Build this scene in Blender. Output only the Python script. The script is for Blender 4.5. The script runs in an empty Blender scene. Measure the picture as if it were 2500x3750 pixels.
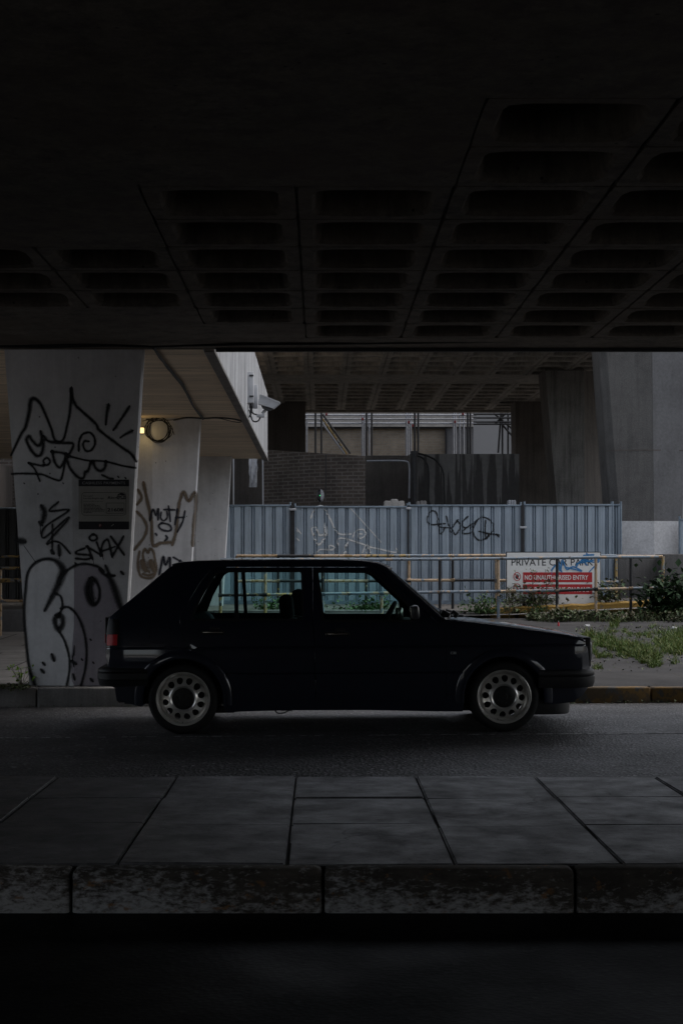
import bpy, bmesh, math, random
from mathutils import Vector, Matrix, noise
from mathutils.geometry import delaunay_2d_cdt
R = math.radians
random.seed(7)
S = bpy.context.scene
COL = S.collection
# ------------------------------------------------------------------ camera geometry (photo pixels <-> world)
F, VX, HY, ZC = 5899.0, 1172.0, 2073.0, 1.286
def P(x, y, Y): return Vector(((x - VX) * Y / F, Y, ZC - (y - HY) * Y / F))
SLOPE = 0.0072
def road_z(x): return SLOPE * (x - 0.18)
def ramp_z(x): return 0.40 + 0.05 * (x - 3.1)
def gz(x, y):
    "far pavement height"
    return 0.163 + (y - 14.9) * (0.37 - 0.163) / 13.1
def on_ground(xo, yo):
    Y = 20.0
    for _ in range(30):
        Y = (ZC - gz(0, Y)) * F / (yo - HY)
    return P(xo, yo, Y)

# ------------------------------------------------------------------ mesh builder
class MB:
    def __init__(s): s.v, s.f, s.uv = [], [], {}
    def add(s, vs, fs):
        b = len(s.v); s.v += [tuple(v) for v in vs]; s.f += [tuple(i + b for i in f) for f in fs]
    def box(s, c, d, rot=None, bev=0.0):
        bm = bmesh.new(); bmesh.ops.create_cube(bm, size=1)
        bmesh.ops.scale(bm, vec=d, verts=bm.verts)
        if bev: bmesh.ops.bevel(bm, geom=bm.edges[:], offset=bev, segments=2, profile=0.5, affect='EDGES')
        M = Matrix.Translation(c) @ (rot.to_4x4() if rot else Matrix())
        bm.verts.index_update()
        s.add([M @ v.co for v in bm.verts], [[v.index for v in f.verts] for f in bm.faces]); bm.free(); return s
    def bb(s, x0, x1, y0, y1, z0, z1, bev=0.0):
        return s.box(((x0+x1)/2, (y0+y1)/2, (z0+z1)/2), (x1-x0, y1-y0, z1-z0), None, bev)
    def tube(s, pts, r, n=8, cap=True):
        pts = [Vector(p) for p in pts]; rs = r if isinstance(r, (list, tuple)) else [r] * len(pts)
        prev = None; vs = []
        for i, p in enumerate(pts):
            t = (pts[min(i+1, len(pts)-1)] - pts[max(i-1, 0)]).normalized()
            if prev is None:
                a = Vector((0, 0, 1)) if abs(t.z) < .9 else Vector((1, 0, 0)); u = t.cross(a).normalized()
            else: u = (prev - t * prev.dot(t)).normalized()
            prev = u; w = t.cross(u)
            for k in range(n):
                A = 2 * math.pi * k / n; vs.append(p + (u * math.cos(A) + w * math.sin(A)) * rs[i])
        fs = [(i*n+k, i*n+(k+1) % n, (i+1)*n+(k+1) % n, (i+1)*n+k) for i in range(len(pts)-1) for k in range(n)]
        if cap: fs += [tuple(range(n))[::-1], tuple((len(pts)-1)*n + k for k in range(n))]
        s.add(vs, fs); return s
    def lathe(s, prof, n=48, axis='y', c=(0, 0, 0), closed=False):
        vs = []
        for (r, d) in prof:
            for k in range(n):
                A = 2*math.pi*k/n; a, b = r*math.cos(A), r*math.sin(A)
                v = {'y': (a, d, b), 'z': (a, b, d), 'x': (d, a, b)}[axis]
                vs.append((v[0]+c[0], v[1]+c[1], v[2]+c[2]))
        m = len(prof)
        fs = [(i*n+k, i*n+(k+1) % n, (i+1)*n+(k+1) % n, (i+1)*n+k) for i in range(m-1) for k in range(n)]
        if not closed:
            if prof[0][0] > 1e-5: fs.append(tuple(range(n)))
            if prof[-1][0] > 1e-5: fs.append(tuple((m-1)*n+k for k in range(n)))
        s.add(vs, fs); return s
    def prism(s, poly, fn, d):
        "poly of 2D points, fn(x,y)->Vector front, d = extrusion vector"
        d = Vector(d); n = len(poly); a = [Vector(fn(*p)) for p in poly]
        s.add(a + [p + d for p in a], [tuple(range(n)), tuple(range(2*n-1, n-1, -1))] + [(i, (i+1) % n, n+(i+1) % n, n+i) for i in range(n)]); return s
    def grid(s, rows):
        m = len(rows[0]); s.add([p for r in rows for p in r], [(i*m+j, i*m+j+1, (i+1)*m+j+1, (i+1)*m+j) for i in range(len(rows)-1) for j in range(m-1)]); return s
    def build(s, name, mat, parent=None, smooth=True, angle=35, fix=True):
        me = bpy.data.meshes.new(name); me.from_pydata(s.v, [], s.f)
        if s.uv:
            L = me.uv_layers.new(name='UVMap')
            for lp in me.loops: L.data[lp.index].uv = s.uv.get(lp.vertex_index, (0.5, 0.5))
        if fix:
            bm = bmesh.new(); bm.from_mesh(me); bmesh.ops.recalc_face_normals(bm, faces=bm.faces[:]); bm.to_mesh(me); bm.free()
        if smooth:
            me.polygons.foreach_set('use_smooth', [True]*len(me.polygons)); me.set_sharp_from_angle(angle=R(angle))
        me.update()
        o = bpy.data.objects.new(name, me); COL.objects.link(o)
        for m in (mat if isinstance(mat, (list, tuple)) else [mat]): me.materials.append(m)
        if parent: o.parent = parent
        return o

def tag(o, label=None, cat=None, group=None, kind=None):
    for k, v in (('label', label), ('category', cat), ('group', group), ('kind', kind)):
        if v: o[k] = v
    return o
def empty(name, loc, label, cat, group=None):
    o = bpy.data.objects.new(name, None); COL.objects.link(o); o.location = loc; o.empty_display_size = .1
    return tag(o, label, cat, group)
def sub(name, loc, parent):
    o = bpy.data.objects.new(name, None); COL.objects.link(o); o.location = loc; o.parent = parent; return o
def copy_tree(o, parent=None):
    c = o.copy(); COL.objects.link(c)
    if parent: c.parent = parent
    for ch in list(o.children): copy_tree(ch, c)
    return c
def text_mesh(s, txt, fn, x0, x1, ytop, ybot, depth=(0, .002, 0), shear=0, bold=0.0):
    "letters that fill the box x0..x1, ytop..ybot (2D) mapped by fn"
    cu = bpy.data.curves.new('t', 'FONT'); cu.body = txt; cu.shear = shear; cu.offset = bold; cu.resolution_u = 3
    ob = bpy.data.objects.new('t', cu); COL.objects.link(ob)
    me = bpy.data.meshes.new_from_object(ob.evaluated_get(bpy.context.evaluated_depsgraph_get()))
    xs = [v.co.x for v in me.vertices]; ys = [v.co.y for v in me.vertices]
    a, b, c, d = min(xs), max(xs), min(ys), max(ys)
    s.add([fn(x0 + (v.co.x-a)/(b-a)*(x1-x0), ybot + (v.co.y-c)/(d-c)*(ytop-ybot)) for v in me.vertices], [tuple(p.vertices) for p in me.polygons])
    bpy.data.objects.remove(ob); bpy.data.curves.remove(cu); bpy.data.meshes.remove(me)

# ------------------------------------------------------------------ materials
def new_mat(name):
    m = bpy.data.materials.new(name); m.use_nodes = True; nt = m.node_tree; nt.nodes.clear()
    out = nt.nodes.new('ShaderNodeOutputMaterial'); b = nt.nodes.new('ShaderNodeBsdfPrincipled'); nt.links.new(b.outputs[0], out.inputs[0])
    return m, nt, b
def N(nt, t, **kw):
    n = nt.nodes.new(t)
    for k, v in kw.items():
        if k.startswith('i_'): n.inputs[k[2:].replace('_', ' ')].default_value = v
        else: setattr(n, k, v)
    return n
def coords(nt, scale=(1, 1, 1), kind='Object', rot=(0, 0, 0)):
    tc = N(nt, 'ShaderNodeTexCoord'); mp = N(nt, 'ShaderNodeMapping'); mp.inputs['Scale'].default_value = scale; mp.inputs['Rotation'].default_value = rot
    nt.links.new(tc.outputs[kind], mp.inputs[0]); return mp.outputs[0]
def noise_tex(nt, vec, scale, detail=6, rough=.6, dist=0):
    n = N(nt, 'ShaderNodeTexNoise'); n.inputs['Scale'].default_value = scale; n.inputs['Detail'].default_value = detail
    n.inputs['Roughness'].default_value = rough; n.inputs['Distortion'].default_value = dist; nt.links.new(vec, n.inputs['Vector']); return n.outputs['Fac']
def ramp(nt, fac, stops):
    r = N(nt, 'ShaderNodeValToRGB'); e = r.color_ramp.elements
    while len(e) < len(stops): e.new(.5)
    for i, (p, c) in enumerate(stops):
        e[i].position = p; e[i].color = (c[0], c[1], c[2], 1) if not isinstance(c, (int, float)) else (c, c, c, 1)
    nt.links.new(fac, r.inputs[0]); return r.outputs[0]
def mix(nt, fac, a, b, mode='MIX'):
    m = N(nt, 'ShaderNodeMix', data_type='RGBA', blend_type=mode)
    if isinstance(fac, (int, float)): m.inputs[0].default_value = fac
    else: nt.links.new(fac, m.inputs[0])
    for i, v in ((6, a), (7, b)):
        if isinstance(v, tuple): m.inputs[i].default_value = (v[0], v[1], v[2], 1)
        else: nt.links.new(v, m.inputs[i])
    return m.outputs[2]
def bump(nt, b, h, strength=.3, dist=.01, prev=None):
    n = N(nt, 'ShaderNodeBump'); n.inputs['Strength'].default_value = strength; n.inputs['Distance'].default_value = dist
    nt.links.new(h, n.inputs['Height'])
    if prev is not None: nt.links.new(prev, n.inputs['Normal'])
    nt.links.new(n.outputs[0], b.inputs['Normal']); return n.outputs[0]
def scl(c, k): return tuple(min(1, x*k) for x in c[:3])

def m_plain(name, c, rough=.5, metal=0, var=.25, scale=12, spec=.5, bmp=0):
    m, nt, b = new_mat(name); v = coords(nt)
    nt.links.new(ramp(nt, noise_tex(nt, v, scale), [(.3, scl(c, 1-var)), (.7, scl(c, 1+var))]), b.inputs['Base Color'])
    b.inputs['Roughness'].default_value = rough; b.inputs['Metallic'].default_value = metal; b.inputs['Specular IOR Level'].default_value = spec
    if bmp: bump(nt, b, noise_tex(nt, v, scale*4), bmp, .005)
    return m
def m_concrete(name, c, stain=.5, scale=1.0, rough=.85, streak=True, warm=None, pits=.0, bmp=.35, fine_=(.72, 1.12)):
    m, nt, b = new_mat(name); v = coords(nt)
    big = ramp(nt, noise_tex(nt, v, 1.1*scale, 8, .65), [(.28, scl(c, .62)), (.5, c), (.75, scl(c, 1.22))])
    fine = ramp(nt, noise_tex(nt, v, 28*scale, 5, .7), [(.3, fine_[0]), (.7, fine_[1])])
    col = mix(nt, .8, big, fine, 'MULTIPLY')
    if streak:
        vs = coords(nt, (5, 5, .35)); st = ramp(nt, noise_tex(nt, vs, 1.4*scale, 6, .7), [(.45, 1.0), (.72, 1-stain)])
        col = mix(nt, .8, col, st, 'MULTIPLY')
    if warm: col = mix(nt, ramp(nt, noise_tex(nt, v, .8, 5), [(.45, 0.0), (.7, .8)]), col, warm)
    if pits:
        vo = N(nt, 'ShaderNodeTexVoronoi'); vo.inputs['Scale'].default_value = 9; vo.inputs['Randomness'].default_value = 1
        nt.links.new(v, vo.inputs['Vector'])
        msk = ramp(nt, vo.outputs['Distance'], [(pits*.6, 1.0), (pits, 0.0)])
        gate = ramp(nt, noise_tex(nt, v, 3.1, 3), [(.5, 0.0), (.56, 1.0)])
        col = mix(nt, mix(nt, 1.0, msk, gate, 'MULTIPLY'), col, scl(c, .08))
    nt.links.new(col, b.inputs['Base Color']); b.inputs['Roughness'].default_value = rough
    bump(nt, b, noise_tex(nt, v, 35*scale, 8, .7), bmp, .012)
    return m
def m_peel(name, base, others, rough=.55, scale=9, cover=.58):
    "old paint in patches of several colours"
    m, nt, b = new_mat(name); v = coords(nt); col = None
    for i, o in enumerate(others):
        mp = coords(nt); ad = N(nt, 'ShaderNodeVectorMath', operation='ADD'); ad.inputs[1].default_value = (3.7*i, 1.3*i, 5.1*i); nt.links.new(mp, ad.inputs[0])
        f = ramp(nt, noise_tex(nt, ad.outputs[0], scale*(1+.35*i), 6, .62), [(cover+.03*i, 0.0), (cover+.02+.03*i, 1.0)])
        col = mix(nt, f, col if col is not None else base, o)
    dirt = ramp(nt, noise_tex(nt, v, 40, 4), [(.3, .7), (.7, 1.1)])
    nt.links.new(mix(nt, .7, col, dirt, 'MULTIPLY'), b.inputs['Base Color']); b.inputs['Roughness'].default_value = rough
    bump(nt, b, noise_tex(nt, v, 30), .25, .004); return m
def m_spray(name, c, soft=.38, alpha=.96):
    "sprayed paint line: u runs across the stroke, the edge breaks up"
    m, nt, b = new_mat(name); uv = N(nt, 'ShaderNodeUVMap'); sp = N(nt, 'ShaderNodeSeparateXYZ'); nt.links.new(uv.outputs[0], sp.inputs[0])
    a = N(nt, 'ShaderNodeMath', operation='ABSOLUTE'); su = N(nt, 'ShaderNodeMath', operation='SUBTRACT'); su.inputs[1].default_value = .5
    nt.links.new(sp.outputs[0], su.inputs[0]); nt.links.new(su.outputs[0], a.inputs[0])
    nz = N(nt, 'ShaderNodeMath', operation='MULTIPLY_ADD'); nz.inputs[1].default_value = .22
    nt.links.new(noise_tex(nt, coords(nt), 60, 3), nz.inputs[0]); nt.links.new(a.outputs[0], nz.inputs[2])
    al = ramp(nt, nz.outputs[0], [(.5 - soft + .08, alpha), (.58, 0.0)])
    tr = N(nt, 'ShaderNodeBsdfTransparent'); mx = N(nt, 'ShaderNodeMixShader'); out = [n for n in nt.nodes if n.type == 'OUTPUT_MATERIAL'][0]
    nt.links.new(al, mx.inputs[0]); nt.links.new(tr.outputs[0], mx.inputs[1]); nt.links.new(b.outputs[0], mx.inputs[2]); nt.links.new(mx.outputs[0], out.inputs[0])
    b.inputs['Base Color'].default_value = (*c, 1); b.inputs['Roughness'].default_value = .7; return m
def m_leaf(name, cols, rough=.55, trans=.25):
    m, nt, b = new_mat(name); g = N(nt, 'ShaderNodeNewGeometry')
    nt.links.new(ramp(nt, g.outputs['Random Per Island'], [(i/(len(cols)-1), c) for i, c in enumerate(cols)]), b.inputs['Base Color'])
    b.inputs['Roughness'].default_value = rough; b.inputs['Specular IOR Level'].default_value = .3
    return m
def m_glass(name, tint, gloss=.06):
    m, nt, b = new_mat(name); out = [n for n in nt.nodes if n.type == 'OUTPUT_MATERIAL'][0]
    t = N(nt, 'ShaderNodeBsdfTransparent'); t.inputs[0].default_value = (*tint, 1); g = N(nt, 'ShaderNodeBsdfGlossy'); g.inputs['Roughness'].default_value = .02
    fr = N(nt, 'ShaderNodeFresnel'); fr.inputs[0].default_value = 1.22; mx = N(nt, 'ShaderNodeMixShader')
    nt.links.new(fr.outputs[0], mx.inputs[0]); nt.links.new(t.outputs[0], mx.inputs[1]); nt.links.new(g.outputs[0], mx.inputs[2]); nt.links.new(mx.outputs[0], out.inputs[0])
    nt.nodes.remove(b); return m
def m_emit(name, c, e):
    m, nt, b = new_mat(name); b.inputs['Base Color'].default_value = (*c, 1); b.inputs['Emission Color'].default_value = (*c, 1); b.inputs['Emission Strength'].default_value = e; return m
def m_brick(name, c1, c2, mortar, bw=.225, bh=.075, rot=(R(90), 0, 0), ms=.012, bmp=.5, off=.5):
    m, nt, b = new_mat(name); v = coords(nt, (1, 1, 1), 'Object', rot)
    t = N(nt, 'ShaderNodeTexBrick'); t.offset = off; nt.links.new(v, t.inputs['Vector'])
    t.inputs['Color1'].default_value = (*c1, 1); t.inputs['Color2'].default_value = (*c2, 1); t.inputs['Mortar'].default_value = (*mortar, 1)
    t.inputs['Scale'].default_value = 1; t.inputs['Mortar Size'].default_value = ms; t.inputs['Brick Width'].default_value = bw; t.inputs['Row Height'].default_value = bh; t.inputs['Mortar Smooth'].default_value = .2
    w = coords(nt); col = mix(nt, .85, t.outputs['Color'], ramp(nt, noise_tex(nt, w, 1.7, 8, .7), [(.3, .55), (.7, 1.15)]), 'MULTIPLY')
    col = mix(nt, .7, col, ramp(nt, noise_tex(nt, w, 30, 4), [(.3, .75), (.7, 1.1)]), 'MULTIPLY')
    nt.links.new(col, b.inputs['Base Color']); b.inputs['Roughness'].default_value = .9
    b.inputs['Specular IOR Level'].default_value = .12; n1 = bump(nt, b, t.outputs['Fac'], -bmp, .01); bump(nt, b, noise_tex(nt, w, 45, 6), .25, .008, n1); return m

def m_asphalt(name, c, wet=.0):
    m, nt, b = new_mat(name); v = coords(nt)
    vo = N(nt, 'ShaderNodeTexVoronoi'); vo.inputs['Scale'].default_value = 48; nt.links.new(v, vo.inputs['Vector'])
    agg = ramp(nt, vo.outputs['Color'], [(.0, scl(c, .5)), (.55, c), (.82, scl(c, 1.8)), (1, scl(c, 6.5))])
    big = ramp(nt, noise_tex(nt, v, .9, 7, .65), [(.3, .65), (.7, 1.2)])
    trk = ramp(nt, noise_tex(nt, coords(nt, (.12, 1.6, 1)), 1.2, 5), [(.35, .8), (.65, 1.1)])
    nt.links.new(mix(nt, .8, mix(nt, .9, agg, big, 'MULTIPLY'), trk, 'MULTIPLY'), b.inputs['Base Color'])
    nt.links.new(ramp(nt, noise_tex(nt, v, 1.6, 5), [(.3, .42-.15*wet), (.7, .62-.2*wet)]), b.inputs['Roughness'])
    bump(nt, b, vo.outputs['Distance'], .07 if c[0] < .02 else .9, .012)
    b.inputs['Specular IOR Level'].default_value = .05 if c[0] < .02 else .4
    return m
def m_slab(name, c, rough=.6):
    m, nt, b = new_mat(name); v = coords(nt); g = N(nt, 'ShaderNodeNewGeometry')
    tone = ramp(nt, g.outputs['Random Per Island'], [(0, .62), (1, 1.25)])
    big = ramp(nt, noise_tex(nt, v, 3.4, 12, .78, .5), [(.34, scl(c, .42)), (.5, c), (.66, scl(c, 1.6))])
    blot = ramp(nt, noise_tex(nt, v, 16, 6, .6), [(.54, 1.0), (.64, .5)])
    spk = ramp(nt, noise_tex(nt, v, 90, 3), [(.3, .8), (.7, 1.15)])
    col = mix(nt, 1, mix(nt, .9, mix(nt, .8, big, blot, 'MULTIPLY'), spk, 'MULTIPLY'), tone, 'MULTIPLY')
    # a few wandering cracks
    wv = N(nt, 'ShaderNodeTexVoronoi', feature='DISTANCE_TO_EDGE'); wv.inputs['Scale'].default_value = .9
    ds = N(nt, 'ShaderNodeVectorMath', operation='MULTIPLY_ADD'); ds.inputs[1].default_value = (.35, .35, 0)
    nn = N(nt, 'ShaderNodeTexNoise'); nn.inputs['Scale'].default_value = 5; nt.links.new(v, nn.inputs['Vector']); nt.links.new(nn.outputs['Color'], ds.inputs[0]); nt.links.new(v, ds.inputs[2]); nt.links.new(ds.outputs[0], wv.inputs['Vector'])
    cr = ramp(nt, wv.outputs[0], [(.002, 1.0), (.007, 0.0)]); gate = ramp(nt, noise_tex(nt, v, .7, 2), [(.56, 0.0), (.6, 1.0)])
    col = mix(nt, mix(nt, 1, cr, gate, 'MULTIPLY'), col, scl(c, .15))
    nt.links.new(col, b.inputs['Base Color']); nt.links.new(ramp(nt, noise_tex(nt, v, 5, 6), [(.3, rough-.20), (.7, rough+.18)]), b.inputs['Roughness'])
    bump(nt, b, noise_tex(nt, v, 26, 12, .75), .5, .010); return m

def m_boards(name, c):
    "board-marked concrete soffit, boards run along x"
    m, nt, b = new_mat(name); v = coords(nt, (.25, 7, 1)); g = noise_tex(nt, coords(nt, (.8, 26, 1)), 1.5, 8, .7)
    col = mix(nt, .9, ramp(nt, noise_tex(nt, v, 1.3, 3), [(.3, scl(c, .75)), (.7, scl(c, 1.2))]), ramp(nt, g, [(.35, .72), (.65, 1.15)]), 'MULTIPLY')
    col = mix(nt, ramp(nt, noise_tex(nt, coords(nt, (1.2, 12, 1)), 1.6, 6, .72), [(.58, 0.0), (.68, .9)]), col, scl(c, .22))
    wv = N(nt, 'ShaderNodeTexWave', bands_direction='Y', wave_profile='SAW'); wv.inputs['Scale'].default_value = 2.1; wv.inputs['Distortion'].default_value = .4; nt.links.new(coords(nt), wv.inputs['Vector'])
    col = mix(nt, .6, col, ramp(nt, wv.outputs['Fac'], [(0, .25), (.12, 1.0)]), 'MULTIPLY')
    nt.links.new(col, b.inputs['Base Color']); b.inputs['Roughness'].default_value = .9
    bump(nt, b, g, .5, .02, bump(nt, b, wv.outputs['Fac'], .5, .02)); return m

def m_wornkerb():
    "concrete kerb with the rubbed-off remains of pale and orange paint"
    m, nt, b = new_mat('kerb_with_worn_paint'); v = coords(nt, (1, 1, 2.2)); sep = N(nt, 'ShaderNodeSeparateXYZ'); nt.links.new(coords(nt), sep.inputs[0])
    base = ramp(nt, noise_tex(nt, v, 9, 6, .7), [(.3, (.032, .028, .023)), (.7, (.085, .074, .062))])
    big = ramp(nt, noise_tex(nt, coords(nt, (1, 1, 1)), 1.6, 3), [(.35, 0.0), (.62, .16)])
    ad = N(nt, 'ShaderNodeMath', operation='ADD'); nt.links.new(noise_tex(nt, v, 22, 10, .74, .2), ad.inputs[0]); nt.links.new(big, ad.inputs[1])
    hz = N(nt, 'ShaderNodeMapRange'); hz.inputs[1].default_value = -.03; hz.inputs[2].default_value = .1; hz.inputs[3].default_value = .05; hz.inputs[4].default_value = -.10; nt.links.new(sep.outputs[2], hz.inputs[0])
    a2 = N(nt, 'ShaderNodeMath', operation='ADD'); nt.links.new(ad.outputs[0], a2.inputs[0]); nt.links.new(hz.outputs[0], a2.inputs[1])
    col = mix(nt, ramp(nt, a2.outputs[0], [(.52, 0.0), (.60, .45), (.70, 1.0)]), base, (.36, .355, .35))
    col = mix(nt, ramp(nt, noise_tex(nt, coords(nt, (1, 1, 1.6)), 13, 5, .6), [(.62, 0.0), (.69, .8)]), col, (.20, .10, .035))
    nt.links.new(col, b.inputs['Base Color']); b.inputs['Roughness'].default_value = .85; b.inputs['Specular IOR Level'].default_value = .25
    bump(nt, b, noise_tex(nt, v, 40, 6), .4, .008); return m

M = {}
M['deck'] = m_concrete('deck_concrete', (.18, .157, .128), .85, .7, warm=(.10, .076, .056), pits=.10, bmp=.6, fine_=(.55, 1.15))
M['deck2'] = m_concrete('old_deck_concrete', (.29, .265, .23), .65, .8)
M['white'] = m_concrete('white_painted_concrete', (.70, .70, .71), .2, .8, .6, pits=.085, bmp=.10, fine_=(.92, 1.04))
M['fill'] = m_concrete('pale_masonry_paint', (.78, .78, .79), .15, .9, .6, pits=.09, bmp=.12, fine_=(.9, 1.05))
M['mauve'] = m_concrete('mauve_masonry_paint', (.40, .37, .41), .25, .9, .6, pits=.09, bmp=.12, fine_=(.9, 1.05))
M['soffit'] = m_boards('board_marked_concrete', (.78, .64, .48))
def m_parapet():
    m, nt, b = new_mat('stained_ribbed_concrete'); c = (.56, .57, .59); v = coords(nt)
    st = ramp(nt, noise_tex(nt, coords(nt, (1, 3.2, .22)), 2.2, 7, .75), [(.36, 1.12), (.5, .75), (.66, .28)])
    fi = ramp(nt, noise_tex(nt, coords(nt, (1, 14, .6)), 2, 5, .7), [(.35, 1.1), (.65, .6)])
    nt.links.new(mix(nt, .85, mix(nt, 1, c, st, 'MULTIPLY'), fi, 'MULTIPLY'), b.inputs['Base Color']); b.inputs['Roughness'].default_value = .85
    bump(nt, b, noise_tex(nt, v, 30, 7), .4, .01); return m
M['parapet'] = m_parapet()
M['rough'] = m_concrete('rough_aggregate_concrete', (.13, .125, .12), .35, 1.3, bmp=.9)
M['dark_conc'] = m_concrete('dark_concrete', (.12, .105, .095), .5, .9)
M['smoothc'] = m_concrete('smooth_concrete', (.15, .15, .155), .2, .7)
M['whiteband'] = m_concrete('white_limewash', (.62, .62, .63), .1, .8)
M['road'] = m_asphalt('road_asphalt', (.062, .061, .063))
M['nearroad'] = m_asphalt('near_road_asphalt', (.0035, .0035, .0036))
M['slab'] = m_slab('paving_slab_stone', (.105, .102, .107), .48)
M['joint'] = m_plain('slab_bedding_dirt', (.035, .032, .028), .95)
M['kerb'] = m_concrete('kerb_concrete', (.22, .21, .2), .4, 2.0)
M['kerbpaint'] = m_wornkerb()
M['kerbyel'] = m_peel('kerb_with_faded_yellow', (.12, .085, .05), [(.2, .12, .04), (.09, .085, .08)], .85, 5, .52)
M['yellow'] = m_peel('yellow_kerb_paint', (.40, .235, .045), [(.25, .19, .11), (.5, .33, .1)], .7, 6, .62)
M['bounce_sheet'] = m_brick('pale_bounce_paving', (.38, .37, .36), (.33, .32, .31), (.15, .14, .13), .6, .6, (0, 0, 0), .01, .3)
M['ground'] = m_concrete('bare_ground', (.12, .11, .1), .2, .6, streak=False)
M['fpave'] = m_brick('far_paving', (.065, .063, .063), (.052, .051, .053), (.06, .055, .05), .9, .75, (0, 0, 0), .012, .3)
M['leftpave_lit'] = m_brick('lit_left_paving', (.30, .285, .27), (.26, .25, .24), (.08, .075, .07), 1.1, 1.3, (0, 0, 0), .014, .3)  # same far pavement, coloured lighter on the left to make up for weak light
M['ramp'] = m_asphalt('ramp_asphalt', (.13, .125, .12))
M['line'] = m_peel('worn_white_line', (.55, .55, .55), [(.09, .09, .09)], .7, 14, .47)
M['black'] = m_plain('black_rubber_cable', (.008, .008, .008), .6, 0, .3)
M['steel'] = m_plain('galvanised_tube', (.36, .37, .40), .45, .6, .2)
M['darksteel'] = m_plain('dark_steel', (.03, .03, .032), .6, .2, .3)
M['redclamp'] = m_plain('red_clamp_paint', (.22, .03, .03), .6)
M['greybox'] = m_plain('grey_plastic_box', (.46, .47, .49), .5, 0, .08)
M['greybox2'] = m_plain('grey_camera_housing', (.40, .41, .43), .45, 0, .1)
M['signwhite'] = m_plain('white_sign_face', (.86, .85, .82), .45, 0, .05)
M['signblack'] = m_plain('black_sign_print', (.012, .012, .016), .5)
M['signred'] = m_plain('red_sign_print', (.52, .03, .035), .45, 0, .08)
M['metalplate'] = m_plain('dull_metal_plate', (.36, .35, .32), .4, .2, .15, 3)
M['printgrey'] = m_plain('grey_print', (.30, .30, .30), .5)
M['brick'] = m_brick('brown_brick', (.105, .085, .072), (.08, .066, .058), (.15, .135, .122))
M['buff'] = m_brick('buff_brick', (.36, .30, .23), (.30, .25, .19), (.32, .29, .25))
M['paleband'] = m_concrete('pale_cladding', (.42, .40, .37), .3, .6)
M['skygrey'] = m_plain('sky_grey', (.22, .22, .225), .8, 0, .04, 1)
def m_fence(name='painted_steel_sheet', c=(.41, .485, .555)):
    m, nt, b = new_mat(name); v = coords(nt)
    col = mix(nt, .9, ramp(nt, noise_tex(nt, v, 1.3, 6), [(.3, scl(c, .85)), (.7, scl(c, 1.12))]), ramp(nt, noise_tex(nt, coords(nt, (9, 9, .5)), 1.6, 6, .7), [(.4, 1.05), (.75, .62)]), 'MULTIPLY')
    col = mix(nt, ramp(nt, noise_tex(nt, v, 14, 5), [(.68, 0.0), (.74, .5)]), col, (.13, .10, .08))
    oi = N(nt, 'ShaderNodeObjectInfo'); nt.links.new(mix(nt, 1, col, ramp(nt, oi.outputs['Random'], [(0, .84), (1, 1.08)]), 'MULTIPLY'), b.inputs['Base Color']); b.inputs['Roughness'].default_value = .5; b.inputs['Metallic'].default_value = .1; return m
M['fence'] = m_fence(); M['fence_shaded'] = m_fence('shade_toned_steel_sheet', (.075, .08, .085))  # second sheet is the same steel with shade put into its colour
M['fencetrim'] = m_plain('blue_grey_trim', (.20, .25, .30), .5, .1)
def m_drip():
    m, nt, b = new_mat('stained_dark_wall'); v = coords(nt)
    f = noise_tex(nt, coords(nt, (4.6, 1, .22)), 1.5, 4, .55)
    sep = N(nt, 'ShaderNodeSeparateXYZ'); nt.links.new(v, sep.inputs[0])
    mr = N(nt, 'ShaderNodeMapRange'); mr.inputs[1].default_value = 2.0; mr.inputs[2].default_value = 3.9; mr.inputs[3].default_value = -.12; mr.inputs[4].default_value = .12; nt.links.new(sep.outputs[2], mr.inputs[0])
    ad = N(nt, 'ShaderNodeMath', operation='ADD'); nt.links.new(f, ad.inputs[0]); nt.links.new(mr.outputs[0], ad.inputs[1])
    col = ramp(nt, ad.outputs[0], [(.52, (.045, .042, .04)), (.57, (.13, .125, .12))])
    nt.links.new(mix(nt, .7, col, ramp(nt, noise_tex(nt, v, 12), [(.3, .7), (.7, 1.1)]), 'MULTIPLY'), b.inputs['Base Color']); b.inputs['Roughness'].default_value = .85; return m
M['drip'] = m_drip(); M['pierface_lit'] = m_concrete('stained_lit_pier_face', (.21, .20, .185), .7, 1.2, bmp=.5)  # pier front coloured lighter as its lit side, with stains on top
M['spray'] = m_spray('black_spray_paint', (.006, .006, .007))
M['spraybrown'] = m_spray('brown_spray_paint', (.20, .15, .10), .34, .85)
M['spraywhite'] = m_spray('white_spray_paint', (.75, .75, .73), .3, .95)
M['sprayblue'] = m_spray('blue_spray_paint', (.03, .22, .50), .3, .9)
M['spraynavy'] = m_spray('navy_spray_paint', (.012, .014, .028))
PEEL = dict(cream=((.52, .38, .25), [(.30, .19, .08), (.20, .23, .26)]), blue=((.20, .245, .29), [(.42, .31, .21), (.03, .03, .03), (.35, .20, .06)]),
            yellow=((.42, .29, .11), [(.25, .27, .28), (.03, .03, .03)]), black=((.016, .016, .018), [(.42, .34, .22), (.38, .24, .05)]))
for k, (a, bb_) in PEEL.items(): M['rail_'+k] = m_peel('peeling_%s_paint' % k, a, bb_, .55, 8, {'blue': .585, 'cream': .55, 'yellow': .53, 'black': .62}[k])
M['leaf'] = m_leaf('ivy_leaf', [(.010, .024, .010), (.022, .05, .018), (.04, .075, .03)], .75)
M['grass'] = m_leaf('grass_blade', [(.03, .07, .005), (.05, .11, .008), (.075, .135, .012), (.15, .14, .03), (.04, .09, .006)])
M['weed'] = m_leaf('low_weed_leaf', [(.035, .03, .018), (.05, .07, .022), (.07, .05, .03), (.06, .10, .03), (.03, .045, .018)])
M['bright'] = m_leaf('fresh_leaf', [(.22, .42, .03), (.28, .5, .06)])
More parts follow.
